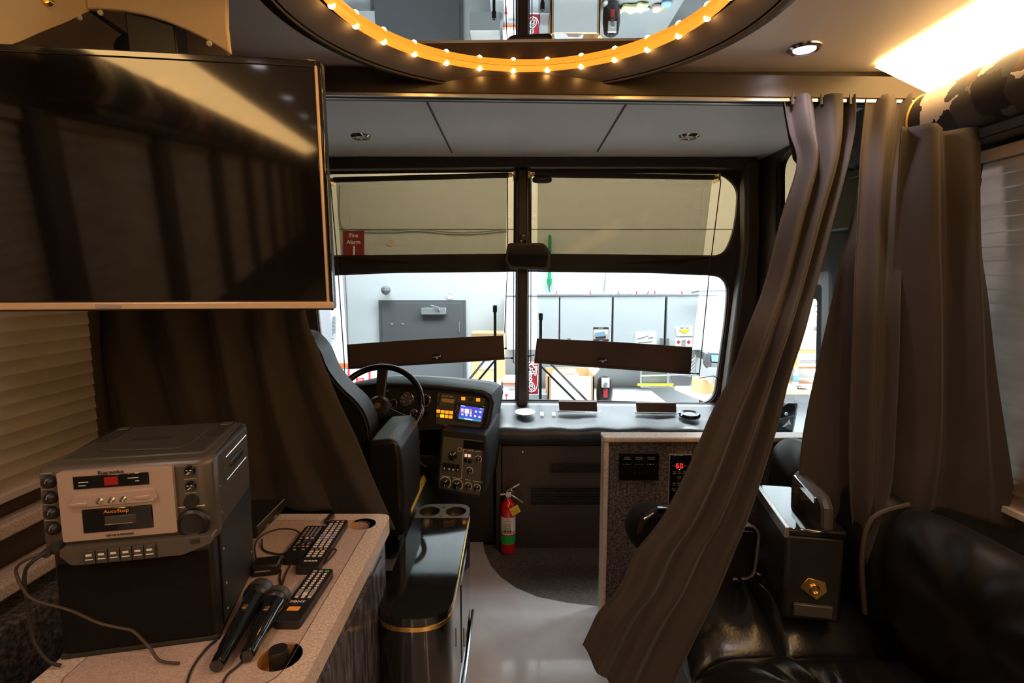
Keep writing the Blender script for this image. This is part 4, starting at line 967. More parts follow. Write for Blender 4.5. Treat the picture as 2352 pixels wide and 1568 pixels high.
for b in (.321, .294):
    k = build(MB().lathe([(0, .006), (.007, .005), (.009, 0)], (.098, FY, b), (0, -1, 0), n=18), 'round_button', 'gloss_black', kz, local=True)
    for dx, dz in ((-.003, .002), (.003, .002), (0, -.002), (-.002, -.004)): build(MB().box((.098 + dx - .0016, FY - .0068, b + dz - .0006), (.098 + dx + .0016, FY - .0058, b + dz + .0006)), 'button_print', 'white_print', k, local=True, smooth=0)
    kb((.088, FY - .0006, b + .0115), (.108, FY + .001, b + .0127), 'button_caption', 'grey_print', 0)
build(MB().lathe([(.012, 0), (.010, .010), (0, .011)], (.098, FY, .267), (0, -1, 0), n=18), 'tone_knob', 'black_plastic', kz, local=True)
kb((.088, FY - .0006, .281), (.108, FY + .001, .2822), 'button_caption', 'grey_print', 0)
build(MB().lathe([(.0265, 0), (.025, .006), (.020, .009), (.019, .006), (.012, .004), (0, .005)], (.099, FY, .228), (0, -1, 0), n=32), 'jog_dial', 'black_plastic', kz, local=True)
kb((.076, FY - .0006, .2565), (.118, FY + .001, .2580), 'dial_caption', 'white_print', 0)
kp(rounded([V((a, FY - .018, b)) for a, b in ((-.094, .197), (-.080, .180), (.085, .180), (.132, .197), (.132, .210), (-.094, .211))], .006), (0, .03, 0), 'key_tray', 'grey_plastic', .004)
for i in range(6):
    a = -.059 + .0177 * i
    k = kb((a, FY - .024, .182), (a + .0165, FY - .012, .205), 'tape_key', 'grey_plastic_dark', .001)
    kb((a + .004, FY - .0247, .196), (a + .0125, FY - .0238, .1995), 'key_symbol', 'white_print', 0, k); kb((a + .003, FY - .0247, .1895), (a + .0140, FY - .0238, .1912), 'key_caption', 'white_print', 0, k)
kb((.098, FY - .0195, .1985), (.112, FY - .017, .2055), 'socket', 'rubber', 0)
# side carry handle
hr = kp(rounded([V((.1262, a, b)) for a, b in ((-.045, .262), (.11, .262), (.118, .318), (-.035, .318))], .012), (.0012, 0, 0), 'side_handle_recess', 'gloss_black', 0)
build(MB().tube([V((.128, -.038, .312)), V((.128, .108, .314))], .0016, 6).tube([V((.128, -.038, .268)), V((.128, .10, .268))], .0016, 6), 'recess_rim', 'chrome', hr, local=True)
build(MB().blob((.127, .035, .290), (.004, .05, .008), (.5, .5)), 'side_handle', 'black_plastic', hr, local=True)
for a, b in ((-.075, .27), (-.075, .22), (-.075, .15), (-.07, .08), (-.07, .03), (.11, .05)): build(MB().lathe([(0, .002), (.002, .0015), (.0025, 0)], (.1265, a, b), (1, 0, 0), n=8), 'screw', 'grey_print', kz, local=True)
# cord plugged in at the lower left of the machine
m_ = world_frame(kz)
w = lambda *p: m_ @ V(p)
t = thing('power_cable', 'brown cord looping from the karaoke machine across its dark front', 'cord', w(-.12, -.15, .0))
cp = [w(-.112, FY - .012, .206), w(-.13, FY - .03, .205), w(-.155, FY - .02, .185), w(-.150, FY - .02, .155), w(-.135, FY - .02, .13), w(-.09, FY - .012, .10), w(-.05, FY - .012, .072), w(-.015, FY - .012, .057), w(.0, FY - .013, .050), w(.025, FY - .02, .022), w(.045, FY - .035, .006), w(.08, FY - .05, .006)]
build(MB().tube(spline(cp, 6), .0024, 6), 'cord', 'cord_brown', t)
build(MB().cyl(w(-.112, FY + .004, .206), w(-.112, FY - .022, .206), .007), 'plug', 'rubber', t)
t = thing('audio_cable', 'black cable hanging in a loop at the left side of the machine', 'cable', w(-.13, -.13, .0))
cp = [w(-.10, FY - .006, .212), w(-.125, FY - .03, .20), w(-.145, FY - .02, .17), w(-.150, FY - .01, .10), w(-.146, FY - .012, .055), w(-.128, FY - .015, .02), w(-.11, FY - .014, .006)]
build(MB().tube(spline(cp, 6), .003, 6), 'cable', 'rubber', t)
build(MB().cyl(w(-.10, FY + .004, .212), w(-.10, FY - .018, .212), .006), 'plug', 'rubber', t)
build(MB().blob(w(-.095, FY - .010, .196), (.004, .004, .004), n=(10, 6)), 'red_ring', 'key_red', t)
# ------------------------------------------------------------------ microphones
def mic(tail, head, lab):
    a, b = P(*tail, z=CZ + .014), P(*head, z=CZ + .026)
    ax = b - a; ln_ = ax.length
    t = thing('microphone', lab, 'microphone', V((a.x, a.y, CZ)), 0, 'black microphones on the counter')
    build(MB().lathe([(0, 0), (.011, 0), (.0125, .01), (.0125, .03), (.0145, .04), (.0185, ln_ * .70), (.021, ln_ * .80), (.0215, ln_ * .83)], a, ax, n=24), 'handle', 'gloss_black', t)
    build(MB().lathe([(.0215, ln_ * .83), (.0255, ln_ * .86), (.0262, ln_ * .88), (.0255, ln_ * .90)], a, ax, n=24), 'collar', 'black_plastic', t)
    build(MB().lathe([(.0245, ln_ * .90), (.0258, ln_ * .95), (.0225, ln_ * 1.02), (.0125, ln_ * 1.07), (0, ln_ * 1.082)], a, ax, n=24), 'grille_head', 'grey_plastic_dark', t)
    build(MB().box(a + ax * .6 + V((-.004, -.006, .0172)), a + ax * .6 + V((.004, .006, .0205))), 'switch', 'dark_brass', t, bevel=.001)
    return a
m1 = mic((497, 1530), (600, 1352), 'left black microphone lying on the counter along the machine')
m2 = mic((566, 1508), (640, 1368), 'right black microphone lying on the counter beside the remote with orange sticker')
def wire(name, label, pts, r=.002, z=CZ + .0028, hs=None, m='rubber'):
    q = [P(a, b, z=z + (hs[i] if hs else 0)) for i, (a, b) in enumerate(pts)]
    return single(MB().tube(spline(q, 6), r, 6), name, m, label, 'cable')
wire('microphone_cable', 'thin black cable trailing from the left microphone to the counter edge', [(496, 1470), (478, 1485), (450, 1520), (432, 1558), (420, 1620)])
wire('microphone_cable', 'thin black cable trailing from the right microphone tail', [(566, 1509), (545, 1530), (520, 1552), (505, 1590), (500, 1625)])
wire('adapter_cable', 'tangled thin black cable around the black remotes on the counter', [(588, 1285), (586, 1250), (604, 1228), (640, 1215), (675, 1216), (690, 1226), (700, 1236)], hs=[0, .01, .012, .012, .01, .006, .02])
wire('adapter_cable', 'thin black cable loop beside the black adapter block', [(602, 1238), (603, 1258), (618, 1268), (650, 1272), (668, 1262), (690, 1248), (722, 1240)], hs=[.004, 0, 0, 0, .004, .02, .026])
wire('adapter_cable', 'thin black cable curling right of the remote with white keys', [(738, 1300), (752, 1288), (768, 1270), (772, 1262), (762, 1262), (745, 1278)])
wire('adapter_cable', 'thin black cable running from the adapter block between the microphones', [(636, 1300), (645, 1310), (643, 1330), (648, 1342), (656, 1318), (668, 1296)])
c = P(614, 1312, z=CZ)
t = thing('adapter_block', 'black adapter block on the counter behind the microphones', 'adapter', c, math.radians(12))
build(MB().box((-.028, -.022, .0), (.028, .022, .026)), 'body', 'black_plastic', t, local=True, bevel=.005)
build(MB().box((-.02, -.0235, .012), (.012, -.0215, .0145)), 'seam', 'grey_print', t, local=True, smooth=0)
# low black player box behind the machine
a, b = P(592, 1238, z=CZ), P(655, 1172, z=CZ)
ax = (b - a); rz_ = math.atan2(ax.y, ax.x) - math.pi / 2
t = thing('media_player', 'low black media player box behind the karaoke machine on the counter', 'media player', (a + b) / 2 + V((-.03, 0, 0)), rz_)
L_ = ax.length / 2
build(MB().box((-.06, -L_, .004), (.03, L_, .034)), 'body', 'black_plastic', t, local=True, bevel=.003)
for i in range(6): build(MB().box((.0295, -L_ + .02 + i * L_ * .3, .010), (.0312, -L_ + .035 + i * L_ * .3, .014)), 'vent', 'chrome' if i % 2 else 'rubber', t, local=True, smooth=0)
build(MB().tube([V((.030, -L_, .034)), V((.030, L_, .034))], .0012, 5), 'edge', 'grey_print', t, local=True)
for y in (-L_ + .012, L_ - .012): build(MB().box((-.05, y - .006, 0), (.024, y + .006, .005)), 'foot', 'rubber', t, local=True)
# ------------------------------------------------------------------ remotes
KEY = {}
def remote(near, far, width, label, layout, body='black_plastic', thick=.016, extra=None):
    a, b = P(*near, z=CZ + .01), P(*far, z=CZ + .01)
    d = b - a; L = d.length; r = math.atan2(d.y, d.x) - math.pi / 2
    t = thing('remote_control', label, 'remote control', V(((a.x + b.x) / 2, (a.y + b.y) / 2, CZ)), r, 'remote controls on the counter')
    h = L / 2; W = width / 2
    build(MB().prism(rounded([V((-W, -h, 0)), V((W, -h, 0)), V((W, h, 0)), V((-W, h, 0))], .009), (0, 0, thick)), 'body', body, t, local=True, bevel=.003)
    for (row, cols, kw, kh, mats_) in layout:
        for i in range(cols):
            x = (i - (cols - 1) / 2) * (width * .80 / max(cols, 1) if cols > 1 else 0)
            m_ = mats_[i % len(mats_)]
            if m_ is None: continue
            k = (round(kw, 4), round(kh, 4), m_)
            if k not in KEY:
                o = build(MB().box((-kw / 2, -kh / 2, 0), (kw / 2, kh / 2, .0022)), 'button', m_, t, local=True, bevel=.0008); KEY[k] = o
            else:
                o = KEY[k].copy(); COL.objects.link(o); o.parent = t
            o.location = (x, -h + row * L, thick - .0002)
    if extra: extra(t, h, L, thick)
    return t
w3 = ['key_white']
lay = [(.955, 3, .006, .005, ['key_red', 'key_white', 'key_orange'])] + [(.90 - .052 * i, 3, .0085, .0062, w3) for i in range(5)] + [(.64, 3, .0105, .009, ['key_lilac', 'key_white', 'key_lilac']), (.585, 3, .0105, .009, ['key_lilac', 'key_white', 'key_lilac'])] + [(.53 - .045 * i, 3, .0088, .0062, w3) for i in range(4)] + [(.345, 4, .0058, .0042, ['key_red', 'key_green', 'key_orange', 'key_lilac'])] + [(.30 - .043 * i, 3, .0085, .0058, w3) for i in range(3)]
remote((703, 1310), (779, 1199), .050, 'long remote with white and lilac keys, diagonal on the counter', lay, extra=lambda t, h, L, th: text('SAMSUNG', .0065, V((0, -h + .12 * L, th + .0003)), X, Y, 'white_print', t, local=True))
lay = [(.93 - .055 * i, 4, .0055, .0042, ['key_grey']) for i in range(6)] + [(.58, 3, .008, .007, ['key_lilac', 'key_white', 'key_lilac'])] + [(.50 - .05 * i, 3, .0065, .0045, ['key_grey']) for i in range(3)] + [(.33, 4, .006, .0045, ['key_green', 'key_red', 'key_lilac', 'key_orange'])] + [(.24, 2, .007, .005, ['key_grey'])]
remote((672, 1288), (726, 1212), .050, 'black remote with small grey keys left of the white-keyed one', lay)
lay = [(.94, 3, .0085, .007, ['key_grey', 'key_grey', 'key_green'])] + [(.88 - .048 * i, 3, .0062, .0045, ['key_white']) for i in range(7)] + [(.535, 3, .009, .010, ['key_grey']), (.475, 3, .009, .010, ['key_grey', 'key_white', 'key_grey']), (.42, 3, .007, .0055, ['key_white'])]
def ex_(t, h, L, th):
    text('SONY', .0085, V((-.004, -h + .335 * L, th + .0003)), X, Y, 'white_print', t, local=True, squash=1.3)
    build(MB().box((-.014, -h + .18 * L, th - .0004), (.009, -h + .25 * L, th + .0006)), 'orange_sticker', 'key_orange', t, local=True, smooth=0)
remote((657, 1434), (742, 1312), .049, 'black remote with an orange sticker and green key nearest the edge', lay, extra=ex_)
c = P(757, 1196, z=CZ)
single(MB().box(c + V((-.008, -.022, 0)), c + V((.008, .022, .012)), ), 'lighter', 'beam_brown', 'small dark brown lighter at the top end of the white-keyed remote', 'lighter', bevel=.003)
# ------------------------------------------------------------------ curtains
def curtain_rows(rows, cols, folds, amp, drift=0.0, sub=6, wob=0.0):
    """rows: (left px, left py, right px, right py, left depth, right depth); folds run down the cloth"""
    L = spline([P(r[0], r[1], y=r[4]) for r in rows], sub); R_ = spline([P(r[2], r[3], y=r[5]) for r in rows], sub)
    out = []; n = len(L)
    for i in range(n):
        f = i / (n - 1); rw = []
        for j in range(cols + 1):
            u = j / cols
            uu = u + .035 * math.sin(6 * u + 4 * f) * wob
            p = L[i].lerp(R_[i], u)
            a = amp * (1 - .35 * f)
            s = math.sin(2 * math.pi * (folds * uu + drift * f)) + .18 * math.sin(2 * math.pi * (folds * 2.3 * uu - drift * f + .2))
            rw.append(p + V((.25 * a * math.cos(2 * math.pi * folds * uu) * math.sin(math.pi * u), a * s, 0)))
        out.append(rw)
    return out
# tied-back curtain that sweeps from the track down over the sofa
t = thing('curtain', 'gathered brown curtain sweeping diagonally across the half wall', 'curtain', P(1500, 1480, y=1.4))
rows = [(1802, 222, 1962, 218, 1.75, 1.75), (1818, 300, 1958, 295, 1.73, 1.735), (1838, 372, 1940, 380, 1.70, 1.71), (1803, 497, 1908, 500, 1.66, 1.68), (1766, 648, 1868, 652, 1.61, 1.63), (1723, 763, 1840, 762, 1.54, 1.57), (1686, 866, 1806, 868, 1.52, 1.55), (1638, 960, 1784, 960, 1.50, 1.53), (1587, 1080, 1747, 1085, 1.47, 1.51), (1526, 1197, 1710, 1195, 1.44, 1.49), (1462, 1279, 1682, 1262, 1.42, 1.48), (1424, 1360, 1640, 1362, 1.40, 1.47), (1378, 1412, 1606, 1430, 1.39, 1.46), (1359, 1448, 1562, 1520, 1.385, 1.45), (1340, 1488, 1480, 1700, 1.38, 1.42)]
build(MB().sheet(curtain_rows(rows, 72, 2.6, .026, .3, wob=1)), 'cloth', 'curtain_brown', t, solid=.003, smooth=80)
fl = [P(a, b, y=1.765) for a, b in ((1797, 232), (1815, 222), (1850, 330), (1858, 372), (1838, 386), (1822, 365), (1812, 320))]
build(MB().prism(fl, (0, .003, 0)), 'folded_hem', 'curtain_brown', t)
for i in range(5):
    a = 1820 + 33 * i
    build(MB().tube([P(a, 216, y=1.748), P(a + 1, 240, y=1.743)], .0045, 6), 'pleat_hook', 'dark_trim', t)
# right hand curtain bunched by the wall
t = thing('curtain', 'wide brown curtain hanging loose before the right wall blind', 'curtain', P(2000, 1250, y=1.5))
rows = [(1990, 222, 2092, 216, 1.75, 1.75), (1980, 330, 2080, 330, 1.71, 1.69), (1974, 440, 2070, 440, 1.67, 1.63), (1968, 560, 2066, 560, 1.63, 1.58), (1963, 700, 2062, 700, 1.58, 1.53), (1958, 850, 2058, 850, 1.56, 1.51), (1953, 1000, 2050, 1000, 1.54, 1.49), (1955, 1120, 2042, 1110, 1.52, 1.47), (1962, 1215, 2026, 1165, 1.51, 1.46), (1976, 1297, 1985, 1290, 1.50, 1.455)]
build(MB().sheet(curtain_rows(rows, 40, 1.6, .014, .1)), 'front_fold', 'curtain_brown', t, solid=.003, smooth=80)
rows = [(2074, 285, 2252, 300, 1.52, 1.50), (2072, 400, 2258, 430, 1.53, 1.46), (2066, 560, 2270, 560, 1.54, 1.43), (2062, 700, 2288, 690, 1.53, 1.41), (2058, 850, 2304, 850, 1.52, 1.39), (2050, 1000, 2322, 990, 1.51, 1.375), (2032, 1110, 2338, 1110, 1.50, 1.36), (2016, 1196, 2346, 1226, 1.50, 1.355)]
g = curtain_rows(rows, 60, 2.1, .026, .25, wob=1)
n = len(g)
for i, r in enumerate(g):                                  # hem rises between the folds
    f = max(0, (i / (n - 1) - .75) / .25)
    for j, p in enumerate(r):
        u = j / (len(r) - 1); p.z += .045 * f * math.sin(math.pi * u) ** 1.2 * (1 if u < .9 else .5)
build(MB().sheet(g), 'side_fold', 'curtain_brown', t, solid=.003, smooth=80)
rows = [(1972, 430, 1980, 428, 1.72, 1.70), (1958, 500, 1974, 500, 1.71, 1.68), (1938, 580, 1970, 580, 1.67, 1.645), (1915, 680, 1968, 680, 1.67, 1.64), (1893, 780, 1966, 780, 1.665, 1.63), (1870, 880, 1964, 880, 1.66, 1.62), (1848, 990, 1962, 990, 1.65, 1.60), (1838, 1080, 1962, 1100, 1.64, 1.58), (1838, 1150, 1966, 1235, 1.63, 1.56)]
build(MB().sheet(curtain_rows(rows, 24, .7, .010, .2)), 'lining_flap', 'curtain_brown', t, solid=.003, smooth=80)
# left curtain behind the television and the counter
t = thing('curtain', 'dark brown curtain behind the karaoke machine and television', 'curtain', P(560, 1200, y=1.6))
rows = [(200, 225, 735, 222, 1.75, 1.75), (205, 500, 722, 500, 1.67, 1.67), (216, 700, 706, 700, 1.61, 1.60), (226, 800, 732, 800, 1.60, 1.59), (240, 900, 772, 905, 1.60, 1.58), (255, 1000, 818, 1005, 1.60, 1.57), (268, 1060, 856, 1100, 1.60, 1.56), (275, 1150, 908, 1216, 1.60, 1.55)]
g = curtain_rows(rows, 110, 4.6, .022, .5, wob=1)
for i, r in enumerate(g):
    f = max(0, (i / (len(g) - 1) - .8) / .2)
    for j, p in enumerate(r):
        u = j / (len(r) - 1); p.z += .035 * f * (1 if .4 < u < .78 else 0)
build(MB().sheet(g), 'cloth', 'curtain_brown', t, solid=.003, smooth=80)
# ------------------------------------------------------------------ leather sofa along the right wall
t = thing('sofa', 'black tufted leather sofa along the wall under the curtains', 'sofa', (.95, 1.2, 0))
SX0, SX1 = .50, 1.345
build(MB().box((SX0 + .04, .0, 0), (SX1, 2.10, .27)), 'base', 'black_plastic', t, bevel=.01)
def seat(y0, y1, top):
    nu, nv = 64, 48; rows = []; x0, x1 = SX0, 1.10
    cu, cv = .42, .5
    rnd = [random.uniform(0, 6.3) for _ in range(6)]
    for i in range(nv + 1):
        v = i / nv; rw = []
        for j in range(nu + 1):
            u = j / nu
            du, dv = (u - cu) * 1.2, (v - cv)
            r = math.hypot(du, dv); th = math.atan2(dv, du)
            z = top - .07 * (abs(2 * u - 1) ** 7 + abs(2 * v - 1) ** 5) - .045 * math.exp(-(r / .07) ** 2) + .012 * (1 - r)
            z += .013 * math.sin(11 * th + rnd[0] + 2 * r) * math.exp(-((r - .22) / .2) ** 2) + .007 * math.sin(23 * th + rnd[1]) * math.exp(-((r - .15) / .13) ** 2)
            z -= .022 * math.exp(-(du / .018) ** 2) * (1 if dv < 0 else .6) * (abs(2 * v - 1) < 1)
            rw.append(V((x0 + (x1 - x0) * u, y0 + (y1 - y0) * v, z)))
        rows.append(rw)
    mb = MB(); mb.sheet(rows)
    k = nu + 1; lo = [V((p.x, p.y, .27)) for p in rows[0] + [r[-1] for r in rows[1:]] + rows[-1][-2::-1] + [r[0] for r in rows[-2:0:-1]]]
    rim = list(range(k)) + [i * k + nu for i in range(1, nv + 1)] + [nv * k + j for j in range(nu - 1, -1, -1)] + [i * k for i in range(nv - 1, 0, -1)]
    o = len(mb.v); mb.v += lo; m_ = len(rim)
    mb.f += [(rim[i], rim[(i + 1) % m_], o + (i + 1) % m_, o + i) for i in range(m_)]
    return build(mb, 'seat_cushion', 'sofa_leather', t, smooth=70)
seat(1.385, 2.08, .43); seat(.74, 1.375, .43); seat(.08, .73, .43)
def backc(y0, y1):
    nu, nv = 40, 30; rows = []
    rnd = [random.uniform(0, 6.3) for _ in range(4)]
    pr = spline([V((1.06, 0, .38)), V((1.00, 0, .50)), V((.985, 0, .64)), V((1.0, 0, .75)), V((1.05, 0, .805)), V((1.12, 0, .795)), V((1.18, 0, .74)), V((1.335, 0, .66))], 6)
    for i in range(nv + 1):
        v = i / nv; e = 1 - abs(2 * v - 1) ** 6; rw = []
        for j, p in enumerate(pr):
            u = j / (len(pr) - 1)
            du, dv = (u - .30), (v - .5) * .8
            r = math.hypot(du, dv); th = math.atan2(dv, du)
            w = .008 * math.sin(9 * th + rnd[0]) * math.exp(-((r - .2) / .15) ** 2) - .03 * math.exp(-(r / .06) ** 2)
            c = V((1.2, 0, .6)); d = (p - c); d.normalize()
            q = p + d * (w - .05 * (1 - e))
            rw.append(V((q.x, y0 + (y1 - y0) * v, q.z)))
        rows.append(rw)
    mb = MB().sheet(rows); k = len(pr)
    mb.f.append(list(range(k))); mb.f.append([nv * k + j for j in range(k)][::-1])
    build(mb, 'back_cushion', 'back_leather', t, smooth=70)
backc(1.45, 2.09); backc(.76, 1.425); backc(.08, .74)
build(MB().tube(spline([V((1.1, 1.437, .78)), V((1.0, 1.437, .74)), V((.98, 1.437, .62)), V((1.0, 1.437, .46))], 5), .007, 8), 'divider_welt', 'cord_brown', t)
# ------------------------------------------------------------------ things on the sofa
def on(mat_, *q): return [mat_ @ V(p) for p in q]
t = thing('equipment_case', 'black hard case with a raised carry handle on the sofa', 'case', (.870, 1.585, .445), -.19)
def cb(a, b, nm, m, bv=.004): return build(MB().box(a, b), nm, m, t, local=True, bevel=bv)
cb((-.075, -.165, .0), (.075, .165, .25), 'body', 'black_plastic', .01)
cb((-.078, -.168, .245), (.078, .168, .268), 'lid', 'gloss_black', .006)
cb((-.082, -.170, .240), (-.068, .170, .272), 'metal_edge', 'brushed_steel', .002)
build(MB().tube([V(p) for p in ((.035, -.14, .266), (.035, -.135, .318), (.035, -.11, .335), (.035, .09, .335), (.035, .115, .318), (.035, .12, .266))], .016, 8), 'handle', 'grey_plastic_dark', t, local=True)
cb((.012, -.10, .316), (.02, .085, .336), 'handle_plate', 'chrome', .002)
lt = build(MB().prism([V((.0 + a, -.1665, .10 + b)) for a, b in ((-.035, .0), (-.015, .03), (.03, .022), (.036, -.006), (.010, -.032))], (0, -.004, 0)), 'latch', 'brass', t, local=True, bevel=.001)
build(MB().tube(circle((.002, -.173, .10), .012, X, Z, 20), .0022, 6, closed=True), 'latch_ring', 'brass', lt, local=True)
cb((-.05, -.18, .02), (.05, -.166, .055), 'front_pad', 'grey_plastic_dark', .003)
# leather bag with piping
c = P(1700, 1265, y=1.70)
t = thing('leather_bag', 'dark brown leather bag with piped edges in front of the half wall', 'bag', (.65, 1.73, .44))
bo = rounded([V((a, 1.66, b)) for a, b in ((.52, .435), (.785, .435), (.795, .59), (.775, .615), (.53, .62))], [.04, .04, .05, .05, .04], 6)
build(MB().prism(bo, (0, .12, 0)), 'body', 'black_leather', t, bevel=.02, seg=3)
build(MB().tube([p - Y * .002 for p in bo], .0045, 6, closed=True), 'piping', 'ink_grey', t)
build(MB().tube(spline([V((.58, 1.72, .618)), V((.61, 1.72, .67)), V((.69, 1.72, .675)), V((.73, 1.72, .618))], 6), .011, 8), 'handle', 'black_leather', t)
build(MB().tube([V((.54, 1.655, .60)), V((.77, 1.655, .598))], .003, 6), 'zip', 'chrome', t)
c = P(1510, 1245, y=1.88)
t = thing('shoulder_bag', 'rounded black fabric bag with strap at the half wall corner', 'bag', (.53, 1.82, .43))
build(MB().blob(V((.53, 1.82, .52)), (.13, .085, .085), (.7, .8), m=Matrix.Rotation(.3, 3, 'Y')), 'body', 'bag_cloth', t)
build(MB().tube(spline([V((.43, 1.77, .52)), V((.455, 1.75, .60)), V((.51, 1.74, .635)), V((.57, 1.75, .62)), V((.61, 1.77, .53))], 6), .012, 8), 'strap', 'rubber', t)
build(MB().box((.485, 1.725, .622), (.52, 1.745, .645)), 'buckle', 'gloss_black', t, bevel=.003)
build(MB().tube([V((.445, 1.74, .600)), V((.475, 1.735, .625))], .004, 6), 'ring', 'chrome', t)
# ------------------------------------------------------------------ garage seen through the windshield
GY = 6.1; GZ = -.9
struct(MB().box((-4.5, GY, GZ), (6.0, GY + .1, 4.2)), 'wall_garage', 'garage_white', 'white garage wall beyond the windshield')
struct(MB().box((-4.5, 3.2, GZ - .05), (6.0, GY, GZ)), 'floor_garage', 'garage_floor', 'grey garage floor')
struct(MB().box((-4.55, 3.2, GZ), (-4.5, GY, 4.2)), 'wall_garage_left', 'garage_white', 'left garage wall')
struct(MB().box((6.0, 2.0, GZ), (6.05, GY, 4.2)), 'wall_garage_right', 'garage_white', 'right garage wall')
G = lambda a, b, y=GY: P(a, b, y=y)
def card(pts, y, d, nm, m, par=None, bv=0.0, sm=0): return build(MB().prism([P(a, b, y=y) for a, b in pts], (0, d, 0)), nm, m, par, smooth=sm or 38, bevel=bv)
def rect(x0, y0, x1, y1): return [(x0, y1), (x1, y1), (x1, y0), (x0, y0)]
struct(MB().prism([G(a, b, GY - .006) for a, b in rect(780, 525.2, 1720, 526.6)], (0, .006, 0)), 'trim_30', 'gap_grey', 'thin panel seam across the garage wall', smooth=0)
# service door
t = thing('service_door', 'dark grey service door in the garage wall', 'door', P(970, 1180, y=GY))
def toz(a, b, z, y): q = P(a, b, y=y); return V((q.x, y, z))
zt = G(970, 695).z
xa, xb = G(878, 700).x, G(1063, 700).x
t['kind'] = 'structure'
build(MB().box((xa, GY - .04, GZ), (xb, GY - .005, zt)), 'leaf', 'door_grey', t, bevel=.004)
build(MB().box((xa - .035, GY - .03, GZ), (xa, GY, zt + .03)).box((xb, GY - .03, GZ), (xb + .035, GY, zt + .03)).box((xa, GY - .03, zt), (xb, GY, zt + .03)), 'frame', 'door_grey', t)
cl = card(rect(967, 707, 1024, 722), GY - .09, .05, 'door_closer', 'steel_grey', t, .004)
build(MB().tube([G(990, 701, GY - .06), G(1006, 706, GY - .12), G(1010, 714, GY - .09)], .008, 6), 'closer_arm', 'steel_grey', cl)
card(rect(1054, 738, 1056, 762), GY - .05, .01, 'scuff_plate', 'steel_grey', t)
for a in (897, 922): card(rect(a, 743, a + 6, 744.5), GY - .045, .005, 'paint_chip', 'label_white', t)
# camera dome lamp
t = thing('wall_lamp', 'dark grey faceted wall lamp above the service door', 'lamp', G(886, 667, GY - .1))
c = G(886, 667, GY - .13)
build(MB().lathe([(0, -.05), (.035, -.035), (.055, 0), (.05, .03), (.025, .05), (0, .05)], c, n=8), 'hood', 'ink_grey', t, smooth=10)
build(MB().cyl(c, c + Y * .13, .02), 'arm', 'ink_grey', t)
for (a, b, y, lab) in ((1033, 680, GY, 'round white patch with rust marks right above the service door'), (896, 557, GY, 'round patched hole in the wall beside the fire alarm sign')):
    c = G(a, b)
    single(MB().tube(circle(c - Y * .004, .036, X, Z, 14), .004, 5, closed=True).lathe([(0, .004), (.034, .003), (.034, 0)], c, (0, -1, 0), n=14), 'wall_patch', 'label_white' if a > 1000 else 'bench_wood', lab, 'patch')
# fire alarm sign
t = thing('fire_alarm_sign', 'red Fire Alarm sign behind the upper left windshield', 'sign', G(812, 590))
card(rect(788, 529, 836, 612), GY - .02, .015, 'sign_plate', 'sign_red', t)
text('Fire', .062, G(812, 541, GY - .021), X, Z, 'label_white', t, bold=.001); text('Alarm', .062, G(812, 556, GY - .021), X, Z, 'label_white', t, bold=.001)
card(rect(811, 565, 815, 606), GY - .024, .006, 'white_bar', 'label_white', t)
single(MB().tube(spline([G(780, 424, GY - .02), G(784, 520, GY - .02), G(840, 529, GY - .02), (G(900, 530, GY - .02)), G(960, 527, GY - .02), G(1040, 534, GY - .02), G(1100, 533, GY - .02), G(1165, 526, GY - .02)], 6), .006, 5), 'wall_cable', 'ink_grey', 'thin grey cable sagging along the wall above the fire alarm sign', 'cable')
single(MB().tube([G(793, 630, GY - .02), G(797, 700, GY - .02), G(800, 800, GY - .02)], .006, 5), 'shade_edge_line', 'ink_grey', 'thin dark line added for the shade edge left of the service door', 'edge line')  # line added to trace the shade's edge; nothing is fixed there
# hook at the far left
t = thing('wall_hook', 'black metal hook bracket on the wall left of the service door', 'hook', G(767, 770))
card(rect(764, 726, 770, 772), GY - .03, .03, 'plate', 'ink_grey', t, .002)
build(MB().tube([G(768, 768, GY - .03), G(766, 776, GY - .12), G(758, 775, GY - .14), G(757, 763, GY - .14)], .014, 8), 'hook', 'ink_grey', t)
for b in (729, 738, 747, 756): build(MB().blob(G(767, b, GY - .032), (.006, .004, .006), n=(8, 6)), 'screw', 'steel_grey', t)
# white board with orange band and red lettering behind the wheel
t = thing('notice_board', 'white board with an orange band behind the steering wheel', 'sign', G(780, 900))
card(rect(700, 822, 884, 960), GY - .05, .03, 'board', 'garage_white', t)
card(rect(700, 834, 803, 845), GY - .056, .01, 'orange_band', 'stripe_orange', t)
card(rect(818, 868, 836, 882), GY - .056, .01, 'red_stamp', 'key_red', t)
text('FIRE', .028, G(827, 872, GY - .058), X, Z, 'label_white', t); text('EXIT', .028, G(827, 878, GY - .058), X, Z, 'label_white', t)
card(rect(847, 845, 851, 884), GY - .056, .01, 'red_strip', 'key_red', t); card(rect(799, 848, 803, 884), GY - .056, .01, 'red_strip', 'key_red', t)
single(MB().box(G(690, 800, 5.2) + V((-.25, 0, -.9)), G(718, 700, 5.2) + V((0, .5, 0))), 'tool_cabinet', 'ink_grey', 'tall dark cabinet glimpsed beside the driver seat top', 'cabinet')
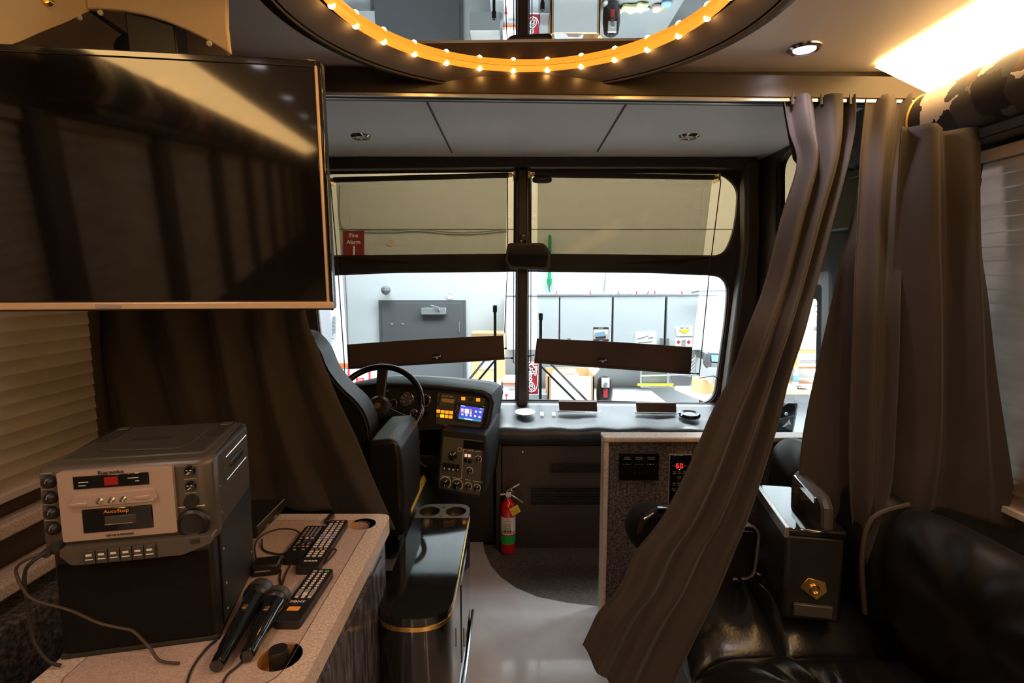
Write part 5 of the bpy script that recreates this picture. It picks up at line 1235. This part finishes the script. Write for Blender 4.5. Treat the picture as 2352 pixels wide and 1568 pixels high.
# right hand wall cabinets
def ucab(x0, x1, lab, hl=None, hr=None, yf=5.72):
    t = thing('wall_cabinet', lab, 'cabinet', P((x0 + x1) / 2, 800, y=yf), 0, 'white cabinets along the garage wall')
    a, b = P(x0, 803, y=yf), P(x1, 678, y=yf)
    build(MB().box((a.x, yf + .02, a.z), (b.x, GY, b.z)), 'carcass', 'gap_grey', t)
    build(MB().box((a.x + .006, yf, a.z), (b.x - .006, yf + .02, b.z)), 'door', 'cabinet_white', t, bevel=.003)
    for h in (hl, hr):
        if h: card(rect(h, 776, h + 6.5, 796), yf - .025, .025, 'handle', 'ink_grey', t, .003)
    return t
ucab(1162, 1285, 'white wall cabinet door behind the windshield centre post')
ucab(1285, 1407, 'white wall cabinet door carrying the photo poster', 1304)
ucab(1407, 1529, 'white wall cabinet door left of the first aid sheets', None, 1517)
ucab(1529, 1651, 'white wall cabinet door carrying the first aid sheets', 1530.5)
t = thing('cabinet_top_rail', 'thin grey rail with red clips along the cabinet tops', 'rail', P(1400, 677, y=5.71))
build(MB().tube([P(1162, 676, y=5.71), P(1652, 674, y=5.71)], .007, 6), 'rail', 'steel_grey', t)
for a in (1278, 1357, 1420, 1462, 1487, 1504, 1566): build(MB().cyl(P(a, 675, y=5.70), P(a + (-2 if a == 1357 else 3 if a == 1487 else 0), 668, y=5.70), .006, n=6), 'red_clip', 'key_red', t)
t = thing('shelf_bracket_rail', 'long grey metal rod above the right end cabinet', 'rod', P(1640, 668, y=5.6))
build(MB().tube([P(1588, 670, y=5.6), P(1600, 667, y=5.6), P(1700, 665, y=5.6)], .018, 8), 'rod', 'steel_grey', t)
for a in (1640, 1690): build(MB().cyl(P(a, 667, y=5.6), V((P(a, 667, y=5.6).x, GY, P(a, 667, y=5.6).z)), .012), 'bracket', 'steel_grey', t)
# pinned sheets on the cabinets
t = thing('poster', 'photo poster with dark bands on the cabinet door', 'poster', P(1380, 784, y=5.71), 0, 'sheets pinned on the cabinets')
card(rect(1363, 751, 1398, 784), 5.716, .003, 'sheet', 'photo_pink', t); card(rect(1363, 751, 1398, 756), 5.713, .003, 'top_band', 'ink', t); card(rect(1363, 779, 1398, 784), 5.713, .003, 'bottom_band', 'ink', t)
card(rect(1365, 756, 1396, 768), 5.7135, .002, 'sky', 'label_white', t); card([(1367, 764), (1389, 761), (1391, 772), (1368, 775)], 5.712, .003, 'bus_picture', 'photo_blue', t); card([(1367, 774), (1392, 771), (1391, 776), (1370, 777)], 5.711, .003, 'road', 'ink', t)
text('SAFETY', .018, P(1380.5, 753.6, y=5.712), X, Z, 'label_white', t); text('FIRST', .018, P(1380.5, 781.6, y=5.712), X, Z, 'label_white', t)
t = thing('drawing_sheet', 'faint drawing sheet on the cabinet door beside the handles', 'sheet', P(1480, 792, y=5.71), 0, 'sheets pinned on the cabinets')
card(rect(1459, 762, 1508, 792), 5.716, .003, 'sheet', 'paper_white', t)
for q in (((1463, 778), (1475, 775)), ((1475, 775), (1490, 770)), ((1466, 786), (1498, 784)), ((1488, 776), (1500, 774))): build(MB().tube([P(*p, y=5.714) for p in q], .003, 4), 'pencil_line', 'ink_grey', t)
t = thing('first_aid_sheet', 'white sheet with a yellow triangle on the right cabinet', 'sheet', P(1572, 770, y=5.71), 0, 'sheets pinned on the cabinets')
card([(1554, 772), (1591, 771), (1590, 748), (1551, 750)], 5.714, .003, 'sheet', 'paper_white', t); card([(1559, 757), (1586, 756), (1580, 761), (1574, 766), (1571, 766), (1565, 762)], 5.711, .003, 'yellow_triangle', 'hi_yellow', t); text('FIRST AID', .022, P(1572, 753, y=5.712), X, Z, 'ink_grey', t)
t = thing('first_aid_sign', 'white sign with two red crosses under the yellow triangle', 'sign', P(1570, 794, y=5.71), 0, 'sheets pinned on the cabinets')
card(rect(1550, 776, 1590, 796), 5.714, .003, 'sheet', 'paper_white', t)
for a in (1558.5, 1582): card(rect(a - 4, 783.5, a + 4, 786.5), 5.711, .003, 'red_cross', 'key_red', t); card(rect(a - 1.5, 781, a + 1.5, 789), 5.7105, .003, 'red_cross', 'key_red', t)
for b in (780, 783, 786, 789, 792): card(rect(1565, b, 1575, b + .7), 5.7115, .002, 'print_line', 'ink_grey', t)
# green handled tool and cords on the wall above
t = thing('green_pole', 'green handled pole hanging on the wall above the cabinets', 'pole', G(1262, 660))
build(MB().cyl(G(1263, 540, GY - .04), G(1262, 648, GY - .04), .018), 'pole', 'tool_green', t); build(MB().cyl(G(1262, 640, GY - .04), G(1262, 655, GY - .04), .03, .022), 'grip', 'tool_green', t)
build(MB().tube([G(1262, 655, GY - .04), G(1261, 664, GY - .03), G(1263, 670, GY - .02)], .008, 6), 'hook', 'tool_green', t)
single(MB().tube(spline([G(1392, 618, GY - .02), G(1390, 640, GY - .03), G(1387, 668, GY - .02)], 5), .007, 6), 'hanging_cord', 'steel_grey', 'short grey cord hanging on the wall above the poster cabinet', 'cord')
# ------------------------------------------------------------------ work bench and what stands on it
BZ = P(1400, 926, y=5.2).z
t = thing('work_bench', 'grey work bench under the cabinets littered with parts', 'bench', (1.9, 5.6, GZ))
bx0, bx1 = P(1130, 930, y=5.2).x, P(1548, 935, y=5.0).x
build(MB().box((bx0, 4.95, BZ - .05), (bx1, GY - .02, BZ)), 'bench_top', 'steel_grey', t, bevel=.004)
for a in (bx0 + .06, bx1 - .1):
    for y in (5.0, 5.9): build(MB().box((a, y, GZ), (a + .06, y + .06, BZ - .05)), 'leg', 'bench_dark', t)
def cbox(x0, y0, x1, y1, yy, dp, lab, m='cardboard', front=None, nm='cardboard_box', open_=False, grp='boxes on the work bench'):
    a, b = P(x0, y1, y=yy), P(x1, y0, y=yy)
    if a.z - BZ < .12 and a.z > BZ - .3 and yy > 4.96: a.z = BZ
    t = thing(nm, lab, 'box', V(((a.x + b.x) / 2, yy + dp / 2, a.z)), 0, grp)
    if open_:
        w_ = .012
        build(MB().box((a.x, yy, a.z), (b.x, yy + w_, b.z)).box((a.x, yy + dp - w_, a.z), (b.x, yy + dp, b.z + .03)).box((a.x, yy, a.z), (a.x + w_, yy + dp, b.z)).box((b.x - w_, yy, a.z), (b.x, yy + dp, b.z + .02)).box((a.x, yy, a.z), (b.x, yy + dp, a.z + w_)), 'box', m, t)
        build(MB().hexa([V((b.x, yy, b.z)), V((b.x + .05, yy, b.z + .06)), V((b.x + .05, yy + dp, b.z + .08)), V((b.x, yy + dp, b.z + .02)), V((b.x, yy, b.z + .008)), V((b.x + .05, yy, b.z + .068)), V((b.x + .05, yy + dp, b.z + .088)), V((b.x, yy + dp, b.z + .028))]), 'flap', m, t)
    else: build(MB().box((a.x, yy, a.z), (b.x, yy + dp, b.z)), 'box', m, t, bevel=.004)
    if front: build(MB().box((a.x + .03, yy - .006, a.z + .02), (b.x - .03, yy, b.z - .005)), 'white_face', front, t)
    return t
cbox(1258, 864, 1365, 930, 5.05, .35, 'open cardboard box with a white front panel beside the air fryer', front='paper_white', open_=True)
t = thing('magazine_pile', 'grey and pink papers lying on the white-fronted box', 'papers', P(1300, 860, y=5.2))
build(MB().hexa([P(1266, 868, y=5.06), P(1330, 866, y=5.06), P(1320, 850, y=5.3), P(1272, 852, y=5.3), P(1266, 864, y=5.06), P(1330, 862, y=5.06), P(1320, 846, y=5.3), P(1272, 848, y=5.3)]), 'papers', 'steel_grey', t)
card([(1292, 863), (1326, 861), (1318, 856), (1298, 857)], 5.055, .003, 'pink_cover', 'icon_pink' if 0 else 'photo_pink', t)
cbox(1083, 765, 1160, 878, 5.6, .35, 'tall cardboard box with a white label behind the wiper', nm='cardboard_box').location
l_ = thing('shipping_label', 'white shipping label on the tall cardboard box', 'label', P(1117, 845, y=5.598)); card(rect(1102, 822, 1134, 848), 5.597, .002, 'label_sheet', 'paper_white', l_); card(rect(1108, 828, 1128, 830), 5.595, .002, 'print_line', 'ink_grey', l_)
t = cbox(1156, 873, 1187, 928, 5.1, .3, 'white box with an orange top edge left of the centre post', 'paper_white', nm='white_box')
card(rect(1156, 879, 1188, 883), 5.094, .005, 'orange_edge', 'stripe_orange', t); card(rect(1160, 905, 1166, 909), 5.094, .004, 'red_mark', 'key_red', t); card(rect(1163, 908, 1164.5, 920), 5.093, .004, 'red_mark', 'key_red', t); card(rect(1168, 890, 1186, 891.5), 5.094, .004, 'print_line', 'photo_pink', t)
cbox(1086, 884, 1150, 930, 5.3, .3, 'grey equipment case behind the wiper arms', 'steel_grey', nm='grey_case')
# soda cooler banner
t = thing('soda_carton', 'tall red soda carton standing right of the centre post', 'carton', P(1222, 905, y=5.1))
card(rect(1210, 834, 1236, 905), 5.1, .14, 'carton', 'soda_red', t, .004)
card(rect(1211, 832, 1235, 838), 5.098, .02, 'torn_top', 'photo_pink', t)
c = P(1222, 865, y=5.098); dn = V((.10, 0, -1)).normalized(); sd = V((1, 0, .10)).normalized()
text('Dr', .085, c + sd * .024 - dn * .055, dn, sd, 'label_white', t, bold=.002); text('Pepper', .072, c - sd * .012 + dn * .005, dn, sd, 'label_white', t, bold=.002)
build(MB().tube([c + dn * (.012 + .13 * math.cos(w)) + sd * .050 * math.sin(w) - Y * .002 for w in [2 * math.pi * i / 32 for i in range(32)]], .0035, 5, closed=True), 'oval_ring', 'label_white', t)
c2 = P(1220, 889, y=5.098)
build(MB().tube([c2 + dn * .046 * math.cos(w) + sd * .034 * math.sin(w) - Y * .002 for w in [2 * math.pi * i / 24 for i in range(24)]], .003, 5, closed=True), 'number_ring', 'label_white', t)
text('23', .055, c2 - Y * .002, dn, sd, 'label_white', t)
single(MB().box((P(1208, 930, y=5.1).x, 5.08, BZ), (P(1256, 930, y=5.1).x, 5.32, P(1220, 905, y=5.1).z)), 'white_box', 'steel_grey', 'low grey box under the red soda carton', 'box')
# air fryer
c = P(1388, 912, y=5.15); c.z = BZ
t = thing('air_fryer', 'black air fryer with silver dial panel on the work bench', 'air fryer', c)
hf = P(1388, 866, y=5.15).z - BZ
build(MB().lathe([(.062, 0), (.072, .02), (.078, hf * .35), (.078, hf * .6), (.066, hf * .93), (.045, hf), (0, hf)], c, n=24), 'body', 'black_plastic', t)
f_ = lambda a, b, w, h, nm, m, y=5.066: card(rect(a - w, b - h, a + w, b + h), y, .02, nm, m, t, .003)
f_(1391, 879, 9, 11, 'control_panel', 'label_white'); f_(1391, 903, 4.5, 10, 'red_label', 'key_red', 5.06)
build(MB().lathe([(0, .01), (.018, .01), (.02, 0)], P(1391, 881, y=5.066), (0, -1, 0), n=16), 'dial', 'steel_grey', t)
f_(1390, 866, 5, 2, 'top_vent', 'black_plastic', 5.10); build(MB().box(P(1391, 893, y=5.03) + V((-.015, 0, -.01)), P(1391, 893, y=5.03) + V((.015, .05, .01))), 'basket_handle', 'black_plastic', t, bevel=.004)
# small litter on the bench
for a, b, w, h, m, nm, lab in ((1376, 911, 6, 5, 'label_white', 'paper_cup', 'small white paper cup before the air fryer'), (1436, 911, 26, 7, 'pale_yellow', 'work_glove', 'pale yellow work glove lying on the bench'), (1456, 908, 14, 6, 'pale_yellow', 'cleaning_cloth', 'pale yellow cloth heap right of the work glove'), (1487, 908, 10, 7, 'photo_pink', 'spool', 'tan spool standing on the bench'), (1508, 914, 12, 5, 'photo_blue', 'tape_dispenser', 'blue grey tape dispenser on the bench'), (1446, 919, 6, 3, 'stripe_orange', 'orange_clamp', 'small orange clamp on the front of the bench'), (1405, 919, 12, 4, 'paper_white', 'paper_towel', 'crumpled white paper towel on the bench'), (1490, 907, 13, 3, 'hi_yellow', 'tape_roll', 'yellow tape roll behind the tan spool'), (1420, 918, 8, 3, 'steel_grey', 'wrench', 'grey wrench on the bench front'), (1465, 916, 8, 4, 'steel_grey', 'metal_tray', 'small grey tray between glove and spool')):
    yy = 5.06 + (h % 5) * .03; c = P(a, b, y=yy); sc = (c - CAM).dot(FWD) / F
    mb = MB().blob(V((c.x, yy + .05, BZ + h * sc)), (w * sc, .05, h * sc), (.8, .9), n=(16, 10))
    if nm in ('work_glove', 'cleaning_cloth', 'paper_towel'):
        for p in mb.v: p.z += .01 * math.sin(p.x * 60) + .006 * math.sin(p.y * 90); p.z = max(p.z, BZ)
    single(mb, nm, m, lab, nm.replace('_', ' '))
# wire rack with yellow ruler on the wall under the cabinets
t = thing('wall_rack', 'grey wire rack on the wall under the right cabinets', 'rack', P(1520, 890, y=5.9))
rk = MB()
for q in (((1472, 850), (1472, 888)), ((1534, 850), (1534, 888)), ((1472, 863), (1590, 860)), ((1472, 888), (1590, 889)), ((1590, 850), (1588, 889))): rk.tube([P(*p, y=5.85) for p in q], .010, 6)
build(rk, 'wires', 'steel_grey', t); card(rect(1476, 852, 1533, 884), 5.90, .02, 'back_board', 'steel_grey', t); card([(1546, 888), (1584, 886), (1590, 866), (1542, 862)], 5.84, .02, 'tilted_tray', 'alu', t)
t = thing('straight_edge', 'yellow straight edge resting on the wire rack', 'ruler', P(1505, 886, y=5.82)); card(rect(1465, 881, 1547, 886), 5.81, .02, 'ruler', 'hi_yellow', t)
t = thing('folder_rack', 'black wire folder rack at the end of the brown shade panel', 'rack', P(1592, 850, y=5.6))
rk = MB()
for b in (828, 836, 844, 852): rk.tube([P(1586, b + 4, y=5.6), P(1596, b - 6, y=5.6)], .007, 5)
rk.tube([P(1597, 815, y=5.6), P(1597, 856, y=5.6)], .007, 5); q_ = P(1597, 830, y=5.6); rk.box(q_ + V((-.01, 0, -.01)), V((q_.x + .01, GY, q_.z + .01)))
build(rk, 'wires', 'ink_grey', t)
# desk phone, box and side bench at the right
t = thing('desk_phone', 'grey desk phone mounted at the right edge of the windshield view', 'phone', P(1640, 846, y=5.4))
card([(1625, 842), (1668, 846), (1668, 812), (1630, 810)], 5.42, .06, 'base', 'bench_dark', t, .006); build(MB().box(P(1650, 830, y=5.48) + V((-.03, 0, -.03)), V((P(1650, 830, y=5.48).x + .03, GY, P(1650, 830, y=5.48).z + .03))), 'wall_arm', 'steel_grey', t); card([(1617, 834), (1624, 846), (1634, 840), (1628, 812), (1621, 810)], 5.37, .05, 'handset', 'bench_dark', t, .008)
card([(1635, 830), (1660, 831), (1660, 816), (1634, 815)], 5.412, .01, 'display', 'photo_blue', t); card([(1634, 843), (1662, 845), (1662, 835), (1634, 833)], 5.41, .01, 'keypad', 'ink_grey', t)
S2 = P(1600, 905, y=4.9).z
t = thing('side_bench', 'pale topped side bench at the right of the garage', 'bench', (2.4, 5.2, GZ))
sx0 = P(1592, 915, y=4.6).x
build(MB().prism([V((sx0 + .25, 4.3, S2)), V((2.1, 4.3, S2)), V((2.1, 5.3, S2)), V((sx0 + .05, 5.3, S2))], (0, 0, -.04)), 'bench_top', 'bench_wood', t)
build(MB().box((sx0 + .28, 4.35, GZ), (2.08, 5.25, S2 - .04)), 'cabinet', 'bench_dark', t)
c = P(1618, 902, y=5.0); c.z = S2
t = thing('cardboard_box', 'small brown cardboard box on the side bench under the phone', 'box', c, .2, 'boxes on the work bench')
build(MB().box((-.085, -.08, 0), (.085, .08, .135)), 'box', 'cardboard', t, local=True, bevel=.003); build(MB().box((-.02, -.0815, .1), (.02, .081, .1362)), 'tape', 'bench_wood', t, local=True, smooth=0)
t = thing('wire_harness', 'bundle of thin wires on the small cardboard box', 'wires', c + V((0, 0, .14)))
wm = MB()
for i in range(5): wm.tube(spline([c + V((-.04 + .02 * i, -.09, .145)), c + V((.03 + .01 * i, -.10, .135 + .01 * i)), c + V((.07, -.12, .07)), c + V((.095 + .004 * i, -.13, .02))], 5), .004, 5)
build(wm, 'wires', 'ink_grey', t); build(MB().blob(c + V((.09, -.12, .03)), (.022, .02, .02)).blob(c + V((.10, -.14, .015)), (.018, .02, .015)), 'connectors', 'label_white', t)
card_ = MB().prism([P(a, b, z=S2 + .004) for a, b in ((1640, 925), (1700, 925), (1700, 905), (1620, 908))], (0, 0, .004)); single(card_, 'paper_sheet', 'paper_white', 'white paper sheet on the pale side bench', 'paper', smooth=0)
# what shows through the entry door glass
ucab(1742, 1838, 'white cabinet seen through the entry door glass', yf=5.75); ucab(1838, 1890, 'white cabinet with the picture strip, seen through the entry door', yf=5.75)
t = thing('picture_strip', 'narrow picture sheet on the cabinet behind the entry door', 'poster', P(1878, 755, y=5.74)); card(rect(1868, 690, 1892, 755), 5.742, .003, 'sheet', 'paper_white', t)
for a, b, w_, h, m in ((1876, 702, 5, 3, 'ink_grey'), (1878, 715, 5, 2, 'ink_grey'), (1874, 728, 5, 4, 'photo_pink'), (1876, 738, 5, 4, 'key_lilac'), (1878, 752, 9, 3, 'gap_grey')): card(rect(a - w_, b - h, a + w_, b + h), 5.739, .003, 'picture_patch', m, t)
t = thing('drawer_unit', 'white drawer unit with wooden sides seen through the entry door', 'drawers', P(1850, 846, y=5.6))
card(rect(1806, 808, 1900, 846), 5.6, .3, 'wooden_body', 'key_orange', t); card(rect(1833, 811, 1900, 842), 5.59, .02, 'drawer', 'paper_white', t)
for b in (827, 831): card(rect(1836, b, 1898, b + 1), 5.585, .01, 'drawer_gap', 'gap_grey', t)
W2 = P(1840, 912, y=5.0).z
t = thing('wall_bench', 'light wooden bench seen through the entry door', 'bench', (2.9, 5.4, GZ)); build(MB().box((2.4, 5.32, W2 - .04), (4.2, 6.05, W2)), 'bench_top', 'bench_wood', t); build(MB().box((2.45, 5.4, GZ), (4.15, 6.0, W2 - .04)), 'base', 'cabinet_white', t)
c = P(1827, 880, y=5.6); c.z = W2
t = thing('spray_bottle', 'clear spray bottle with blue label behind the entry door', 'bottle', c)
hb_ = P(1827, 842, y=5.6).z - W2
build(MB().lathe([(0, 0), (.026, 0), (.028, .02), (.027, hb_ * .6), (.012, hb_ * .78), (.011, hb_ * .86)], c, n=16), 'bottle', 'label_white', t); build(MB().lathe([(.0285, hb_ * .2), (.0285, hb_ * .55)], c, n=16), 'blue_label', 'tape_blue', t); build(MB().box(c + V((-.02, -.012, hb_ * .86)), c + V((.012, .012, hb_))), 'trigger', 'label_white', t, bevel=.004)
for i, a in enumerate((1826, 1835)):
    c = P(a, 918, y=5.4); c.z = W2; h = P(a, 886, y=5.4).z - W2
    t = thing('steel_tumbler', ('left', 'right')[i] + ' steel tumbler of the pair on the wooden bench', 'tumbler', c, 0, 'steel tumblers on the wooden bench')
    build(MB().lathe([(0, 0), (.017, 0), (.021, h * .9), (.021, h)], c, n=18), 'cup', 'brushed_steel', t); build(MB().lathe([(.0215, h), (.0215, h + .012), (0, h + .014)], c, n=18), 'lid', 'steel_grey', t)
t = thing('backpack', 'black backpack with white mark hanging outside the entry door', 'bag', P(1810, 1000, y=4.0))
card([(1770, 1080), (1822, 1080), (1824, 1000), (1838, 925), (1800, 922), (1775, 940)], 4.0, .2, 'body', 'black_plastic', t, .03); card([(1778, 975), (1828, 962), (1826, 954), (1776, 966)], 3.985, .02, 'front_strap', 'rubber', t, .004)
c = P(1806, 950, y=3.99); build(MB().lathe([(0, .004), (.012, .003), (.013, 0)], c, (0, -1, 0), n=16), 'round_badge', 'label_white', t)
card([(1797, 980), (1808, 970), (1813, 962), (1815, 968), (1817, 975), (1811, 974), (1803, 980)], 3.985, .004, 'white_mark', 'label_white', t)
t = thing('power_tool', 'black tool holder on the bench edge behind the entry door', 'tool', V((P(1846, 905, y=5.36).x, 5.4, W2))); q_ = P(1846, 905, y=5.36); build(MB().box((q_.x - .03, 5.36, W2), (q_.x + .03, 5.44, q_.z)), 'body', 'black_plastic', t, bevel=.006); build(MB().box((q_.x - .05, 5.35, q_.z), (q_.x + .05, 5.45, q_.z + .05)), 'head', 'black_plastic', t, bevel=.006)
# ------------------------------------------------------------------ windshield wipers outside the glass
def wiper(blade, arms, lab):
    t = thing('windshield_wiper', lab, 'wiper', P(*blade[1], y=3.16), 0, 'wipers outside the windshield')
    y = 3.16
    a, b = P(*blade[0], y=y), P(*blade[1], y=y)
    build(MB().box(V((a.x - .008, y - .012, b.z)), V((a.x + .008, y + .012, a.z))), 'blade', 'rubber', t, bevel=.003)
    build(MB().box(V((a.x - .012, y - .014, a.z - .04)), V((a.x + .012, y + .014, a.z))), 'blade_end', 'rubber', t, bevel=.003)
    for q in arms: build(MB().cyl(P(*q[0], y=y + .02), P(*q[1], y=y + .02), .0065, n=8), 'arm', 'rubber', t)
    for q in arms: build(MB().cyl(P(*q[0], y=y + .03), V((P(*q[0], y=y).x, 3.098, P(*q[0], y=y).z)), .014, n=12), 'pivot', 'rubber', t)
    for q in arms[:1]: build(MB().cyl(P(*q[0], y=y + .012), P(*q[1], y=y + .012), .003, n=6), 'bright_edge', 'chrome', t)
wiper(((1137, 701), (1139, 896)), [((1058, 896), (1114, 826)), ((1080, 896), (1138, 826))], 'left wiper with vertical black blade before the tall cardboard box')
wiper(((1242, 719), (1239, 916)), [((1360, 932), (1262, 832)), ((1328, 926), (1242, 840))], 'right wiper with vertical black blade beside the red soda carton')
